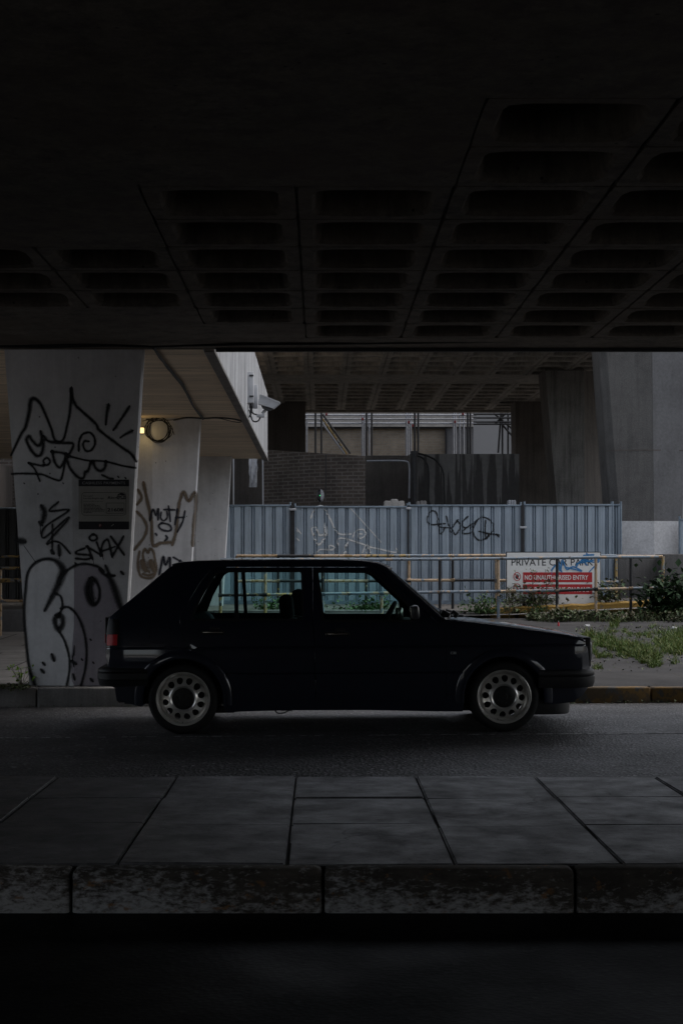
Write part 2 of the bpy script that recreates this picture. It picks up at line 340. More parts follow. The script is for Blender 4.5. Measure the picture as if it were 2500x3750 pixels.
M['green'] = m_leaf('planter_leaf', [(.03, .07, .02), (.06, .12, .03), (.05, .10, .035)])
M['stem'] = m_plain('weed_stem', (.07, .06, .03), .8)
M['red'] = m_plain('red_plastic', (.5, .02, .03), .4)
M['litter'] = m_plain('white_litter', (.6, .6, .6), .6)
# car
def m_paint():
    m, nt, b = new_mat('dark_navy_car_paint'); v = coords(nt)
    nt.links.new(ramp(nt, noise_tex(nt, v, 5), [(.3, (.0085, .0115, .024)), (.7, (.011, .015, .031))]), b.inputs['Base Color'])
    b.inputs['Roughness'].default_value = .42; b.inputs['Coat Weight'].default_value = 1; b.inputs['Coat IOR'].default_value = 1.75; b.inputs['Specular IOR Level'].default_value = .25
    nt.links.new(ramp(nt, noise_tex(nt, v, 7, 6), [(.3, .03), (.7, .08)]), b.inputs['Coat Roughness']); return m
M['paint'] = m_paint()
M['trim'] = m_plain('black_plastic_trim', (.010, .010, .011), .5, 0, .2)
M['rubber'] = m_plain('tyre_rubber', (.009, .009, .009), .75, 0, .2, 30)
M['rim'] = m_plain('silver_wheel_paint', (.97, .94, .90), .25, .68, .05, 8)
M['cap'] = m_plain('black_wheel_cap', (.012, .012, .012), .45)
M['glass'] = m_glass('tinted_window_glass', (.80, 1.0, .985))
M['glassdark'] = m_glass('screen_glass', (.45, .58, .56))
M['seat'] = m_plain('dark_seat_cloth', (.012, .013, .015), .9)
M['paleseat'] = m_plain('pale_blue_seat_cloth', (.20, .27, .31), .8, 0, .1)
M['chrome'] = m_plain('worn_chrome', (.62, .58, .52), .25, .9)
M['mirrorcap'] = m_plain('satin_mirror_cap', (.06, .06, .068), .3, .1)
M['redlens'] = m_plain('red_lamp_lens', (.62, .008, .018), .35, 0, .1)
M['smoke'] = m_plain('smoked_lamp_lens', (.006, .006, .006), .4, spec=.3)
M['clearlens'] = m_plain('clear_lamp_lens', (.35, .36, .36), .3)
M['lamp'] = m_emit('warm_lamp_glow', (1.0, .72, .30), 1.1)
M['greenled'] = m_emit('green_led', (.1, 1.0, .3), .8)

# ------------------------------------------------------------------ strokes (graffiti)
LAY = [0]
def catmull(pts, step):
    pts = [Vector(p) for p in pts]
    if len(pts) < 3: q = pts[:]; out = []
    else:
        q = []; n = len(pts)
        for i in range(n-1):
            p0, p1, p2, p3 = pts[max(i-1, 0)], pts[i], pts[i+1], pts[min(i+2, n-1)]
            for k in range(8):
                t = k/8; q.append(.5*((2*p1)+(p2-p0)*t+(2*p0-5*p1+4*p2-p3)*t*t+(3*p1-p0-3*p2+p3)*t**3))
        q.append(pts[-1])
    out = [q[0]]
    for a, b in zip(q, q[1:]):
        L = (b-a).length; k = max(1, int(L/step))
        for j in range(1, k+1): out.append(a.lerp(b, j/k))
    return out
def stroke(mb, pts, w, fn, step=6, taper=True):
    "pts in photo pixels (2D), w width in photo pixels, fn(xo,yo,lift)->world"
    if len(pts) == 1: pts = [pts[0], (pts[0][0]+w*.25, pts[0][1]+w*.3)]
    ws = None
    if not isinstance(w, (int, float)): ws, w = list(w), max(w)
    q = catmull(pts, step); n = len(q); LAY[0] += 1; lift = .0025 + (LAY[0] % 40)*.00012
    w *= 1.85
    # rounded ends
    d0 = (q[0]-q[1]).normalized(); d1 = (q[-1]-q[-2]).normalized()
    wa = (ws[0] if ws else w); wb = (ws[-1] if ws else w)
    pre = [(q[0]+d0*wa*.5*a, math.sqrt(max(0, 1-a*a))) for a in (.97, .8, .45)]; post = [(q[-1]+d1*wb*.5*a, math.sqrt(max(0, 1-a*a))) for a in (.45, .8, .97)]
    full = [(p, k*(wa if ws else w)) for p, k in pre]
    for i, p in enumerate(q):
        if ws:
            t = i/(n-1)*(len(ws)-1); j = min(int(t), len(ws)-2); ww = (ws[j]+(ws[j+1]-ws[j])*(t-j))*1.85
        else: ww = w*(1+.09*math.sin(i*.7)+.05*math.sin(i*1.9))
        full.append((p, ww))
    full += [(p, k*(wb if ws else w)) for p, k in post]
    b = len(mb.v)
    for i, (p, ww) in enumerate(full):
        t = (full[min(i+1, len(full)-1)][0]-full[max(i-1, 0)][0]); t = t.normalized() if t.length > 1e-6 else Vector((1, 0)); nn = Vector((-t.y, t.x))
        for j, u in enumerate((-.5, 0, .5)):
            c = p+nn*ww*u; mb.uv[len(mb.v)] = (u+.5, i*.1); mb.v.append(tuple(fn(c.x, c.y, lift)))
    for i in range(len(full)-1):
        for j in (0, 1):
            a = b+i*3+j; mb.f.append((a, a+1, a+4, a+3))
def strokes(name, mat, parent, lst, conv, fn, label=None, step=6):
    mb = MB()
    for pts, w in lst:
        s = conv(1, 0)[0]-conv(0, 0)[0]
        stroke(mb, [conv(*p) for p in pts], [x*s for x in w] if isinstance(w, (list, tuple)) else w*s, fn, step)
    return tag(mb.build(name, mat, parent, smooth=False, fix=False), label)
# ================================================================== SETTING
def sheet(name, mat, x0, x1, y0, y1, fn, nx=2, ny=2, label=None):
    mb = MB(); mb.grid([[(x0+(x1-x0)*i/(nx-1), y0+(y1-y0)*j/(ny-1), fn(x0+(x1-x0)*i/(nx-1), y0+(y1-y0)*j/(ny-1))) for i in range(nx)] for j in range(ny)])
    o = mb.build(name, mat, smooth=False); o['kind'] = 'structure'; return o
sheet('ground', M['ground'], -900, 900, -900, 900, lambda x, y: -.45)
sheet('road', M['road'], -40, 40, 8.86, 14.93, lambda x, y: road_z(x))
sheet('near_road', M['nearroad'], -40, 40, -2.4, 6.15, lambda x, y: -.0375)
sheet('bounce_sheet', M['bounce_sheet'], -60, 60, -60, -2.4, lambda x, y: -.034)  # added pale sheet behind the camera, bounces light under the deck
sheet('bounce_strip', M['bounce_sheet'], -60, -4.7, -2.4, 5.4, lambda x, y: -.030)  # added pale strip out of view, for the reflection in the rear quarter
o = sheet('road_line', M['line'], -40, 40, 12.165, 12.205, lambda x, y: road_z(x)+.004, 2, 2)
# near pavement: bedding + single slabs with open joints
mb = MB(); mb.bb(-40, 40, 6.26, 8.86, -.4, .118); o = mb.build('pavement_base', M['joint'], smooth=False); o['kind'] = 'structure'
mb = MB(); x = -20*.652-.0; k = 0
edges = [-.132+.655*i for i in range(-22, 24)]
for i in range(len(edges)-1):
    xa, xb = edges[i], edges[i+1]
    ys = [6.262, 7.24+random.uniform(-.06, .06), 8.03+random.uniform(-.06, .06), 8.855]
    for j in range(3):
        g = .005; tilt = [random.uniform(-.004, .004) for _ in range(4)]
        x0, x1, y0, y1 = xa+g, xb-g, ys[j]+g, ys[j+1]-(g if j < 2 else 0)
        bm = bmesh.new(); bmesh.ops.create_cube(bm, size=1); bmesh.ops.scale(bm, vec=(x1-x0, y1-y0, .09), verts=bm.verts); bmesh.ops.bevel(bm, geom=bm.edges[:], offset=.007, segments=2, affect='EDGES')
        bm.verts.index_update()
        mb.add([(v.co.x+(x0+x1)/2, v.co.y+(y0+y1)/2, v.co.z+.085+tilt[0]*2*v.co.x+tilt[1]*2*v.co.y+tilt[2]) for v in bm.verts], [[v.index for v in f.verts] for f in bm.faces]); bm.free()
o = mb.build('pavement', M['slab'], angle=60); o['kind'] = 'structure'
def kerb(name, mat, x0, x1, y0, y1, z0, zt, first, length, bev=.016):
    mb = MB(); x = first
    while x > x0: x -= length
    while x < x1:
        j = random.uniform(-.003, .003); mb.bb(x+.004, x+length-.004, y0+j, y1+j, z0, zt+j*.8, bev); x += length
    o = mb.build(name, mat, angle=50); o['kind'] = 'structure'; return o
kerb('kerb', M['kerbpaint'], -22, 22, 6.136, 6.258, -.3, .13, -.95, .962, .022)
# far kerb: bare concrete to the left, faded yellow paint to the right
kerb('far_kerb', M['kerb'], -24, .6, 14.90, 15.03, -.3, .163, -2.62, .93)
kerb('far_kerb_yellow', M['kerbyel'], 1.6, 24, 14.90, 15.03, -.3, .163, 3.99, .93)
sheet('far_pavement', M['fpave'], -2.3, 40, 15.03, 28.15, gz, 2, 14)
sheet('far_pavement', M['leftpave_lit'], -40, -2.3, 15.03, 28.15, gz, 2, 14)
rz = lambda x: .42 if x < 3.1 else .42+.05*(x-3.1)
sheet('ramp', M['ramp'], -1.5, 14, 28.16, 28.78, lambda x, y: rz(x)-.02*0, 20, 3)
sheet('ramp_line', M['line'], 4.1, 14, 28.17, 28.24, lambda x, y: rz(x)+.004, 20, 2)
sheet('planting_bed', M['ground'], -40, 14, 28.79, 31.5, lambda x, y: rz(x)+.06+(y-28.8)*.05, 20, 4)
sheet('yard', M['ground'], -60, 60, 31.5, 120, lambda x, y: .55, 2, 2)
# low kerbs along the bed
mb = MB()
ya = 28.80; rows = []
x = P(1795, 0, ya).x; xe = P(2392, 0, ya).x; n = 24
for i in range(n+1):
    X = x+(xe-x)*i/n; z = rz(X); t = .115+.01*math.sin(i*1.7)
    rows.append([(X, ya, z-.1), (X, ya-.005, z+t-.03), (X, ya+.02, z+t), (X, ya+.11, z+t), (X, ya+.13, z-.1)])
mb.grid(rows); mb.add(rows[0], [(0, 1, 2, 3, 4)]); mb.add(rows[-1], [(4, 3, 2, 1, 0)])
o = mb.build('yellow_kerb', M['yellow']); o['kind'] = 'structure'
mb = MB(); mb.bb(P(780, 0, 28.8).x, P(1700, 0, 28.8).x, 28.8, 28.95, .2, .50, .02); mb.bb(P(1705, 0, 28.7).x, P(1790, 0, 28.7).x, 28.66, 28.85, .2, .46, .03)
o = mb.build('bed_kerb', M['kerb']); o['kind'] = 'structure'

# ------------------------------------------------------------------ waffle decks
def waffle(mb, z, xs0, px, ys0, py, cols, rows, mask, depth=.34, op=.80, up=1):
    for c in cols:
        for r in rows:
            x0, x1, y1, y0 = xs0+c*px, xs0+(c+1)*px, ys0-r*py, ys0-(r+1)*py
            if not mask(c, r): mb.add([(x0, y0, z), (x1, y0, z), (x1, y1, z), (x0, y1, z)], [(0, 1, 2, 3)]); continue
            cx, cy = (x0+x1)/2, (y0+y1)/2; n = 28; loops = []
            def sup(a, hx, hy, p):
                ca, sa = math.cos(a), math.sin(a); k = (abs(ca)**p+abs(sa)**p)**(-1/p); return cx+hx*ca*k, cy+hy*sa*k
            jt = .988
            for hx, hy, p, zz in ((px/2, py/2, 60, .014), (px/2*jt, py/2*jt, 60, .014), (px/2*(jt-.012), py/2*(jt-.012), 40, 0), (px/2*op, py/2*op, 7, 0), (px/2*(op-.04), py/2*(op-.04), 6, .02), (px/2*(op-.13), py/2*(op-.13), 5, depth)):
                loops.append([(*sup(2*math.pi*(k+.5)/n, hx, hy, p), z+zz) for k in range(n)])
            b = len(mb.v)
            for L in loops: mb.v += L
            for i in range(len(loops)-1):
                for k in range(n): mb.f.append((b+i*n+k, b+i*n+(k+1) % n, b+(i+1)*n+(k+1) % n, b+(i+1)*n+k))
            mb.f.append(tuple(b+(len(loops)-1)*n+k for k in range(n)))
Z1 = 3.312
deck = empty('underpass_deck', (0, 0, 0), 'dark concrete road deck overhead with rows of coffers, nearest the camera', 'bridge deck')
mb = MB(); PX, PY, X0, Y0 = .845, .8125, -.13, 14.28
def msk(c, r):
    return c >= (0, -1, -6, -6, -6, -1, -1, 1, 1, 2, 2)[min(r, 10)]
XR = X0+11*PX; XL = X0-7*PX; YB = Y0-11*PY; DL, DR, DB = -6.2, XR+.4, -1.8
waffle(mb, Z1, X0, PX, Y0, PY, range(-7, 11), range(0, 11), msk)
for q in ((XL, XR, Y0, 14.985), (min(DL, XL-.02), XL, DB, 14.985), (XR, DR, DB, 14.985), (XL, XR, DB, YB)):
    mb.add([(q[0], q[2], Z1), (q[1], q[2], Z1), (q[1], q[3], Z1), (q[0], q[3], Z1)], [(0, 1, 2, 3)])
mb.build('coffered_soffit', M['deck'], deck, angle=30)
mb = MB(); mb.bb(DL, DR, DB, 14.98, Z1+.37, Z1+.75); mb.bb(DL, DR, 14.985, 15.03, Z1-.004, Z1+1.1); mb.bb(DR, DR+.1, DB, 14.98, Z1-.02, Z1+1.1); mb.bb(DL-.1, DL, DB, 14.98, Z1-.02, Z1+1.1); mb.bb(DL, DR, DB-.3, DB, Z1-.02, Z1+1.1)
mb.build('edge_beam', M['deck'], deck, smooth=False)
mb = MB(); mb.bb(P(790, 0, 14.95).x, 9, 14.93, 14.98, Z1-.035, Z1-.004); mb.build('drip_channel', M['darksteel'], deck, smooth=False)

deck2 = empty('far_deck', (0, 30, 0), 'second coffered concrete deck spanning high beyond the steel hoarding', 'bridge deck')
mb = MB(); Z2 = 5.58
def tr(o): o.location = (0, -30, 0); return o
waffle(mb, Z2, -.248-.81*8, .81, 44.3, .81, range(0, 22), range(0, 15), lambda c, r: r not in (8, 9) and c > 5, .3, .78)
tr(mb.build('coffered_soffit', M['deck2'], deck2, angle=30))
mb = MB(); mb.bb(-7, 11.4, 32.1, 44.35, Z2+.33, Z2+.9); mb.bb(-7, 11.4, 44.31, 44.6, Z2-.05, Z2+1.4); mb.bb(-7, 11.4, 31.9, 32.1, Z2-.0, Z2+1.3); tr(mb.build('edge_beam', M['deck2'], deck2, smooth=False))

# raised walkway slab on the left with its ribbed parapet
wk = empty('walkway_slab', (-3, 15, 0), 'board-marked concrete walkway slab resting on the row of white pillars', 'walkway')
def trw(o): o.location = (3, -15, 0); return o
ZW = 3.336; XW = -1.0
mb = MB(); mb.bb(-8, XW-.07, 15.06, 30.75, ZW, ZW+.3); trw(mb.build('soffit', M['soffit'], wk, smooth=False))
mb = MB(); pts = []; y = 15.06
prof = []
while y < 30.7:
    prof += [(XW, y), (XW, y+.10), (XW-.018, y+.115), (XW-.018, y+.145)]; y += .16
mb.grid([[(a, b, ZW-.02), (a, b, ZW+1.22)] for a, b in prof]); mb.bb(XW-.1, XW-.02, 15.06, 30.72, ZW-.02, ZW+1.22); trw(mb.build('parapet', M['parapet'], wk, smooth=False))
mb = MB(); mb.bb(XW-.085, XW+.015, 15.06, 30.74, ZW-.05, ZW-.012, .008); trw(mb.build('edge_trim', M['kerb'], wk))

# ------------------------------------------------------------------ white pillars
def lerp(a, b, t): return a+(b-a)*t
def pil_x(z):
    t = (z-.163)/(3.31-.163); return lerp(-2.727, -2.96, t), lerp(-2.30, -2.328, t), lerp(-1.836, -1.648, t)
def pil_front(Yf):
    def fn(xo, yo, lift=0.0):
        Y = Yf
        for _ in range(6):
            p = P(xo, yo, Y); a, f, b = pil_x(p.z); Y = Yf+.05*(abs(p.x-f)/((f-a) if p.x < f else (b-f)))
        p.y -= lift; return p
    return fn
def pillar(Yf, z0, label, grp='white pillars under the walkway'):
    e = empty('white_pillar', (0, 0, 0), label, 'pillar', grp); e.location = (-2.3, Yf, z0)
    mb = MB(); rows = []
    for z in [z0-.05+(ZW+.052-z0)*i/14 for i in range(15)]:
        a, f, b = pil_x(z); c = .02
        rows.append([(a, Yf+.05, z), (f, Yf, z), (b-c, Yf+.049, z), (b, Yf+.07, z), (b-.03, Yf+.36, z), (f, Yf+.40, z), (a+.03, Yf+.36, z), (a, Yf+.05, z)])
    mb.grid(rows); o = mb.build('shaft', M['white'], e, angle=8); o.location = (2.3, -Yf, -z0); return e
YP = (15.06, 22.3, 30.05)
p1 = pillar(YP[0], .163, 'nearest white pillar, covered in black graffiti, with the payment notice behind the car')
p2 = pillar(YP[1], .26, 'second white pillar with the small black word, brown crown and a cable coil')
p3 = pillar(YP[2], .42, 'farthest white pillar, plain, beside the end of the blue steel hoarding')
def keep(o, e):
    o.location = -Vector(e.location); return o
c5 = lambda x, y: (x/3.136, 1380+y/3.136)
c6 = lambda x, y: (x/3.016, 1780+y/3.016)
f1 = pil_front(YP[0])
def pip(p, poly):
    x, y = p; c = False; j = len(poly)-1
    for i in range(len(poly)):
        (xi, yi), (xj, yj) = poly[i], poly[j]
        if (yi > y) != (yj > y) and x < (xj-xi)*(y-yi)/(yj-yi)+xi: c = not c
        j = i
    return c
def fillpoly(name, mat, e, pts, conv, lift, fn):
    mb = MB(); q = [tuple(p) for p in catmull([conv(*p) for p in pts+[pts[0]]], 12)[:-1]]; V_ = [Vector(p) for p in q]; ed_ = [(i, (i+1) % len(q)) for i in range(len(q))]
    X_, Y_ = [p[0] for p in q], [p[1] for p in q]
    V_ += [Vector((x, y)) for x in range(int(min(X_)), int(max(X_)), 14) for y in range(int(min(Y_)), int(max(Y_)), 14) if pip((x, y), q) and min(abs(x-a)+abs(y-b) for a, b in q) > 6]
    r_ = delaunay_2d_cdt(V_, ed_, [], 0, 1e-4); mb.add([fn(p.x, p.y, lift) for p in r_[0]], [tuple(f) for f in r_[2] if pip(sum((r_[0][i] for i in f), Vector((0, 0)))/3, q)]); return keep(mb.build(name, mat, e, smooth=False), e)
fillpoly('paint_fill', M['fill'], p1, [(395, 2200), (330, 2010), (295, 1700), (282, 1400), (298, 1150), (325, 970), (400, 870), (520, 820), (620, 850), (660, 930), (650, 1010), (735, 950), (815, 905), (815, 1500), (812, 2200)], c6, .0012, f1)
fillpoly('paint_fill', M['mauve'], p1, [(817, 905), (960, 870), (1130, 930), (1240, 1090), (1320, 1340), (1330, 1700), (1310, 2205), (817, 2205), (817, 1500)], c6, .0012, f1)
fox = [([(125, 905), (240, 660), (290, 580), (335, 400), (350, 280), (390, 250), (450, 290), (500, 380), (590, 600), (610, 680), (640, 735), (700, 750)], [24, 34, 40, 44, 34, 28, 28, 30]),
       ([(700, 750), (740, 690), (770, 560), (800, 420), (820, 190), (822, 120)], [28, 26, 28, 34, 30]), ([(815, 150), (840, 260), (880, 340), (920, 375), (1100, 540), (1150, 620), (1400, 810), (1500, 880), (1558, 960)], 32),
       ([(510, 690), (560, 740), (700, 760), (840, 770), (800, 880), (790, 910)], 30), ([(470, 640), (480, 700), (470, 760), (430, 790), (370, 730), (330, 680), (305, 730), (350, 830), (410, 900), (460, 900), (490, 840), (500, 740)], 34),
       ([(600, 860), (700, 870), (770, 890)], 30), ([(600, 860), (615, 930), (640, 1000), (690, 1040), (740, 960), (760, 890)], 30), ([(335, 990), (480, 1020), (510, 1010), (500, 960), (540, 930), (575, 970), (550, 1010), (500, 1010)], 24),
       ([(335, 990), (400, 1060), (430, 1130), (455, 1190)], 22), ([(145, 1115), (250, 1110), (420, 1115), (500, 1125), (580, 1160), (680, 1190), (710, 1150), (740, 1020), (760, 930)], 24),
       ([(760, 930), (800, 1040), (850, 1110), (910, 1160), (960, 1160), (980, 1090), (1010, 1080), (1040, 990)], 30), ([(790, 910), (1000, 960), (1200, 970), (1400, 1020), (1550, 1045)], 22),
       ([(1070, 980), (1100, 1050), (1150, 1080), (1200, 1050), (1215, 980)], 32), ([(905, 840), (910, 740), (950, 660), (1030, 640), (1080, 690), (1090, 770), (1050, 840), (990, 850), (955, 790), (970, 740), (1010, 740)], 26),
       ([(1245, 320), (1225, 430), (1215, 550)], [44, 28, 24]), ([(1480, 350), (1340, 560), (1310, 600)], 30), ([(1520, 620), (1440, 660), (1380, 700)], [40, 28, 22]),
       ([(1180, 1130), (1220, 1150), (1250, 1165), (1290, 1170)], 24), ([(1357, 1147)], 16), ([(1440, 1160)], 16), ([(278, 1222)], 12), ([(725, 1220)], 12)]
keep(strokes('graffiti', M['spray'], p1, fox, c5, f1, 'black sprayed drawing of two peaks, a spiral and rays'), p1)
big = [([(470, 240), (490, 290), (475, 370)], 50), ([(445, 410)], 36), ([(445, 410), (446, 470), (447, 525)], 8), ([(640, 180), (545, 275), (735, 260), (735, 290), (490, 460), (490, 570), (735, 360), (735, 390), (520, 630), (600, 610), (680, 640), (770, 740)], 22),
       ([(580, 430), (577, 600), (575, 740)], 20), ([(575, 725)], 34), ([(650, 670), (655, 750)], 34), ([(654, 750), (656, 800)], 6), ([(215, 605), (240, 610)], 62), ([(265, 660), (390, 835)], 5),
       ([(385, 2200), (320, 2000), (285, 1700), (265, 1400), (280, 1150), (310, 950), (400, 840), (520, 805), (620, 830), (690, 920), (660, 1040), (610, 1150), (490, 1380)], [44, 30, 28, 26, 26, 26, 26, 30, 36, 66, 70, 56, 28]),
       ([(620, 1190), (670, 1220), (687, 1290), (685, 1350), (650, 1420)], 24), ([(650, 1080), (660, 1020), (760, 920), (860, 870), (960, 860), (1080, 890), (1140, 940)], 28), ([(1195, 980), (1260, 1120), (1335, 1345)], [44, 64, 60]),
       ([(680, 1350), (760, 1340), (860, 1440), (930, 1620), (955, 1800), (945, 2000), (890, 2225)], 26), ([(640, 1430), (605, 1460), (610, 1530), (650, 1590), (690, 1520), (680, 1440), (640, 1430)], 46), ([(650, 1600), (720, 1730), (765, 1900), (765, 2050), (730, 2230)], 24),
       ([(1010, 1030), (970, 1120), (980, 1230), (1030, 1310), (1090, 1260), (1100, 1150), (1060, 1050), (1010, 1030)], [66, 66, 60, 34, 28, 34, 60]), ([(1010, 1040), (1000, 1140), (1020, 1270)], 50), ([(1110, 930), (1160, 980), (1250, 990)], 34), ([(1170, 890), (1200, 960)], 30), ([(835, 855)], 20), ([(1345, 955)], 30),
       ([(930, 690), (850, 720), (850, 750), (990, 765), (1000, 795), (940, 810), (845, 800)], 24), ([(1020, 800), (970, 670)], 24), ([(960, 670), (1120, 765)], 24), ([(1125, 765), (1070, 630)], 24), ([(1112, 765), (1130, 650), (1170, 595), (1200, 610), (1232, 755)], 24), ([(1130, 720), (1262, 672)], 20),
       ([(1230, 565), (1365, 750)], 26), ([(1360, 565), (1245, 770)], 26), ([(1030, 535), (990, 560), (1000, 595), (1040, 602), (1072, 580), (1060, 545), (1030, 535)], 24),
       ([(1025, 790), (1035, 855)], 6), ([(1130, 760), (1142, 815)], 6), ([(1222, 750), (1235, 795)], 6), ([(1245, 765), (1250, 800)], 6), ([(1368, 745), (1372, 770)], 6), ([(985, 800), (987, 822)], 5),
       ([(820, 1760), (815, 1850), (800, 1900), (815, 2000)], [8, 22, 14, 10]), ([(800, 1940), (830, 1960)], 30), ([(810, 2090), (822, 2130)], 26), ([(580, 1880), (590, 1910)], 40), ([(480, 1960)], 28), ([(465, 2040)], 34), ([(1010, 2140)], 30), ([(1000, 1695)], 16), ([(905, 1915)], 18), ([(1030, 1950)], 16)]
keep(strokes('graffiti', M['spray'], p1, big, c6, f1, 'fat outlined black letters with the tag SNAX above'), p1)
c7 = lambda x, y: (450+x/3.136, 1500+y/3.136)
f2 = pil_front(YP[1])
moth = [([(312, 1268), (345, 1145), (380, 1215), (408, 1135), (405, 1258)], 34), ([(440, 1185), (435, 1245), (470, 1275), (510, 1240), (508, 1180)], 30), ([(480, 1148), (590, 1152)], 34), ([(525, 1115), (535, 1180), (545, 1278)], 32),
        ([(628, 1150), (615, 1230), (600, 1312)], 32), ([(712, 1172), (690, 1280), (630, 1398)], 32), ([(612, 1240), (700, 1238)], 28), ([(450, 1302), (412, 1332), (440, 1375), (520, 1395), (558, 1370), (530, 1322), (450, 1302)], 34), ([(380, 1430)], 34), ([(500, 1455), (512, 1475), (488, 1500)], 36),
        ([(420, 1890), (440, 1790), (465, 1690), (490, 1785), (540, 1700), (540, 1835)], 42), ([(585, 1700), (640, 1730), (700, 1765)], 34), ([(660, 1740), (650, 1775)], 34)]
strokes_o = keep(strokes('graffiti', M['spraynavy'], p2, [(a_, w_*.62) for a_, w_ in moth], c7, f2, 'small sprayed word MOTH in navy'), p2)
brn = [([(240, 850), (270, 1000), (310, 1180), (330, 1300), (345, 1555), (430, 1535), (530, 1525)], 34), ([(570, 1540), (610, 1400), (640, 1120), (665, 1010), (700, 945), (755, 1050), (830, 950), (840, 1100), (815, 1350), (803, 1550)], 34), ([(180, 930), (215, 1010), (170, 1080)], 30), ([(170, 1180), (240, 1260), (275, 1360), (240, 1470), (140, 1600)], 30),
       ([(190, 1640), (172, 1760), (190, 1880), (240, 1930), (340, 1930), (380, 1850), (372, 1750), (350, 1630), (310, 1600), (290, 1645), (255, 1600), (230, 1660), (240, 1740)], 26), ([(235, 1780), (245, 1810)], 74), ([(335, 1780), (345, 1810)], 74), ([(240, 1890), (290, 1905), (345, 1890)], 28), ([(292, 1855)], 24)]
keep(strokes('graffiti', M['spraybrown'], p2, brn, c7, f2, 'brown sprayed crown and face outline'), p2)

# payment notice on the near pillar
n1 = empty('payment_notice', f1(380, 1940), 'black and silver cashless payments notice screwed to the graffitied pillar', 'notice')
def cs(x, y): return 260+x/6.533, 1740+y/6.533
def nf(l): return lambda x, y: f1(*cs(x, y), l)
def quad(mb, x0, x1, y0, y1, fn, d=.003): mb.prism([(x0, y0), (x1, y0), (x1, y1), (x0, y1)], fn, (0, d, 0))
mb = MB(); quad(mb, 185, 1392, 108, 1298, nf(.008), .005); keep(mb.build('plate', M['metalplate'], n1, smooth=False), n1)
for q_ in ((185, 1392, 108, 267), (188, 1392, 1110, 1298)): mb = MB(); quad(mb, *q_, nf(.0095), .001); keep(mb.build('black_band', M['signblack'], n1, smooth=False), n1)
mb = MB(); text_mesh(mb, 'CASHLESS PAYMENTS', nf(.0105), 272, 1302, 155, 220, bold=.01); keep(mb.build('heading', M['printgrey'], n1, smooth=False), n1)
mb = MB()
def rrect(x0, x1, y0, y1, r):
    q = []
    for cx, cy, a in ((x1-r, y0+r, -90), (x1-r, y1-r, 0), (x0+r, y1-r, 90), (x0+r, y0+r, 180)):
        q += [(cx+r*math.cos(R(a+t)), cy+r*math.sin(R(a+t))) for t in (0, 22, 45, 68, 90)]
    return q+[q[0]]
def outline(mb, pts, w, fn):
    for a, b in zip(pts, pts[1:]):
        d = (Vector(b)-Vector(a)); L = d.length
        if L < 1e-6: continue
        nn = Vector((-d.y, d.x))/L*w/2; a, b = Vector(a), Vector(b); mb.add([fn(*(a+nn)), fn(*(b+nn)), fn(*(b-nn)), fn(*(a-nn))], [(0, 1, 2, 3)])
outline(mb, rrect(262, 1316, 416, 960, 70), 9, nf(.0095)); outline(mb, rrect(846, 1274, 668, 914, 6), 9, nf(.0095))
text_mesh(mb, 'No cash?', nf(.0095), 302, 520, 480, 515); text_mesh(mb, 'Use the RingGo app', nf(.0095), 302, 790, 538, 582, bold=.008); text_mesh(mb, 'and pay by credit or debit card', nf(.0095), 302, 765, 615, 645)
for i, w in enumerate((275, 380, 405, 440, 510, 490, 205)):
    y = 690+i*33; x = 306
    while x < 306+w: l = random.uniform(30, 80); quad(mb, x, min(x+l, 306+w), y, y+13, nf(.0095), .0005); x += l+12
text_mesh(mb, 'Ring', nf(.0095), 880, 1100, 510, 588, shear=.2, bold=.02); text_mesh(mb, '21608', nf(.0095), 872, 1256, 785, 872, bold=.02)
mb.prism([(1210+115*math.cos(R(a)), 540-115*math.sin(R(a))) for a in range(-18, 199, 12)], nf(.0095), (0, .0005, 0))
keep(mb.build('print', M['signblack'], n1, smooth=False), n1)
mb = MB()
for y, s in ((498, 1), (545, -1)):
    outline(mb, [(1110, y), (1320, y)], 14, nf(.0105))
outline(mb, [(1160, 470), (1250, 521), (1160, 572)], 14, nf(.0111))
keep(mb.build('emblem', M['metalplate'], n1, smooth=False), n1)
mb = MB(); mb.prism([(700+35*math.cos(R(a)), 1203+40*math.sin(R(a))) for a in range(0, 360, 20)], nf(.0105), (0, .0005, 0)); keep(mb.build('parking_badge', m_plain('dark_red_print', (.16, .02, .03), .5), n1, smooth=False), n1)
mb = MB(); text_mesh(mb, 'P', nf(.0115), 682, 722, 1180, 1228, bold=.02); keep(mb.build('badge_letter', M['metalplate'], n1, smooth=False), n1); mb = MB(); mb.prism([(960, 1215), (1020, 1170), (1032, 1183), (972, 1225)], nf(.0105), (0, .0005, 0)); keep(mb.build('badge_stripe', M['metalplate'], n1, smooth=False), n1)

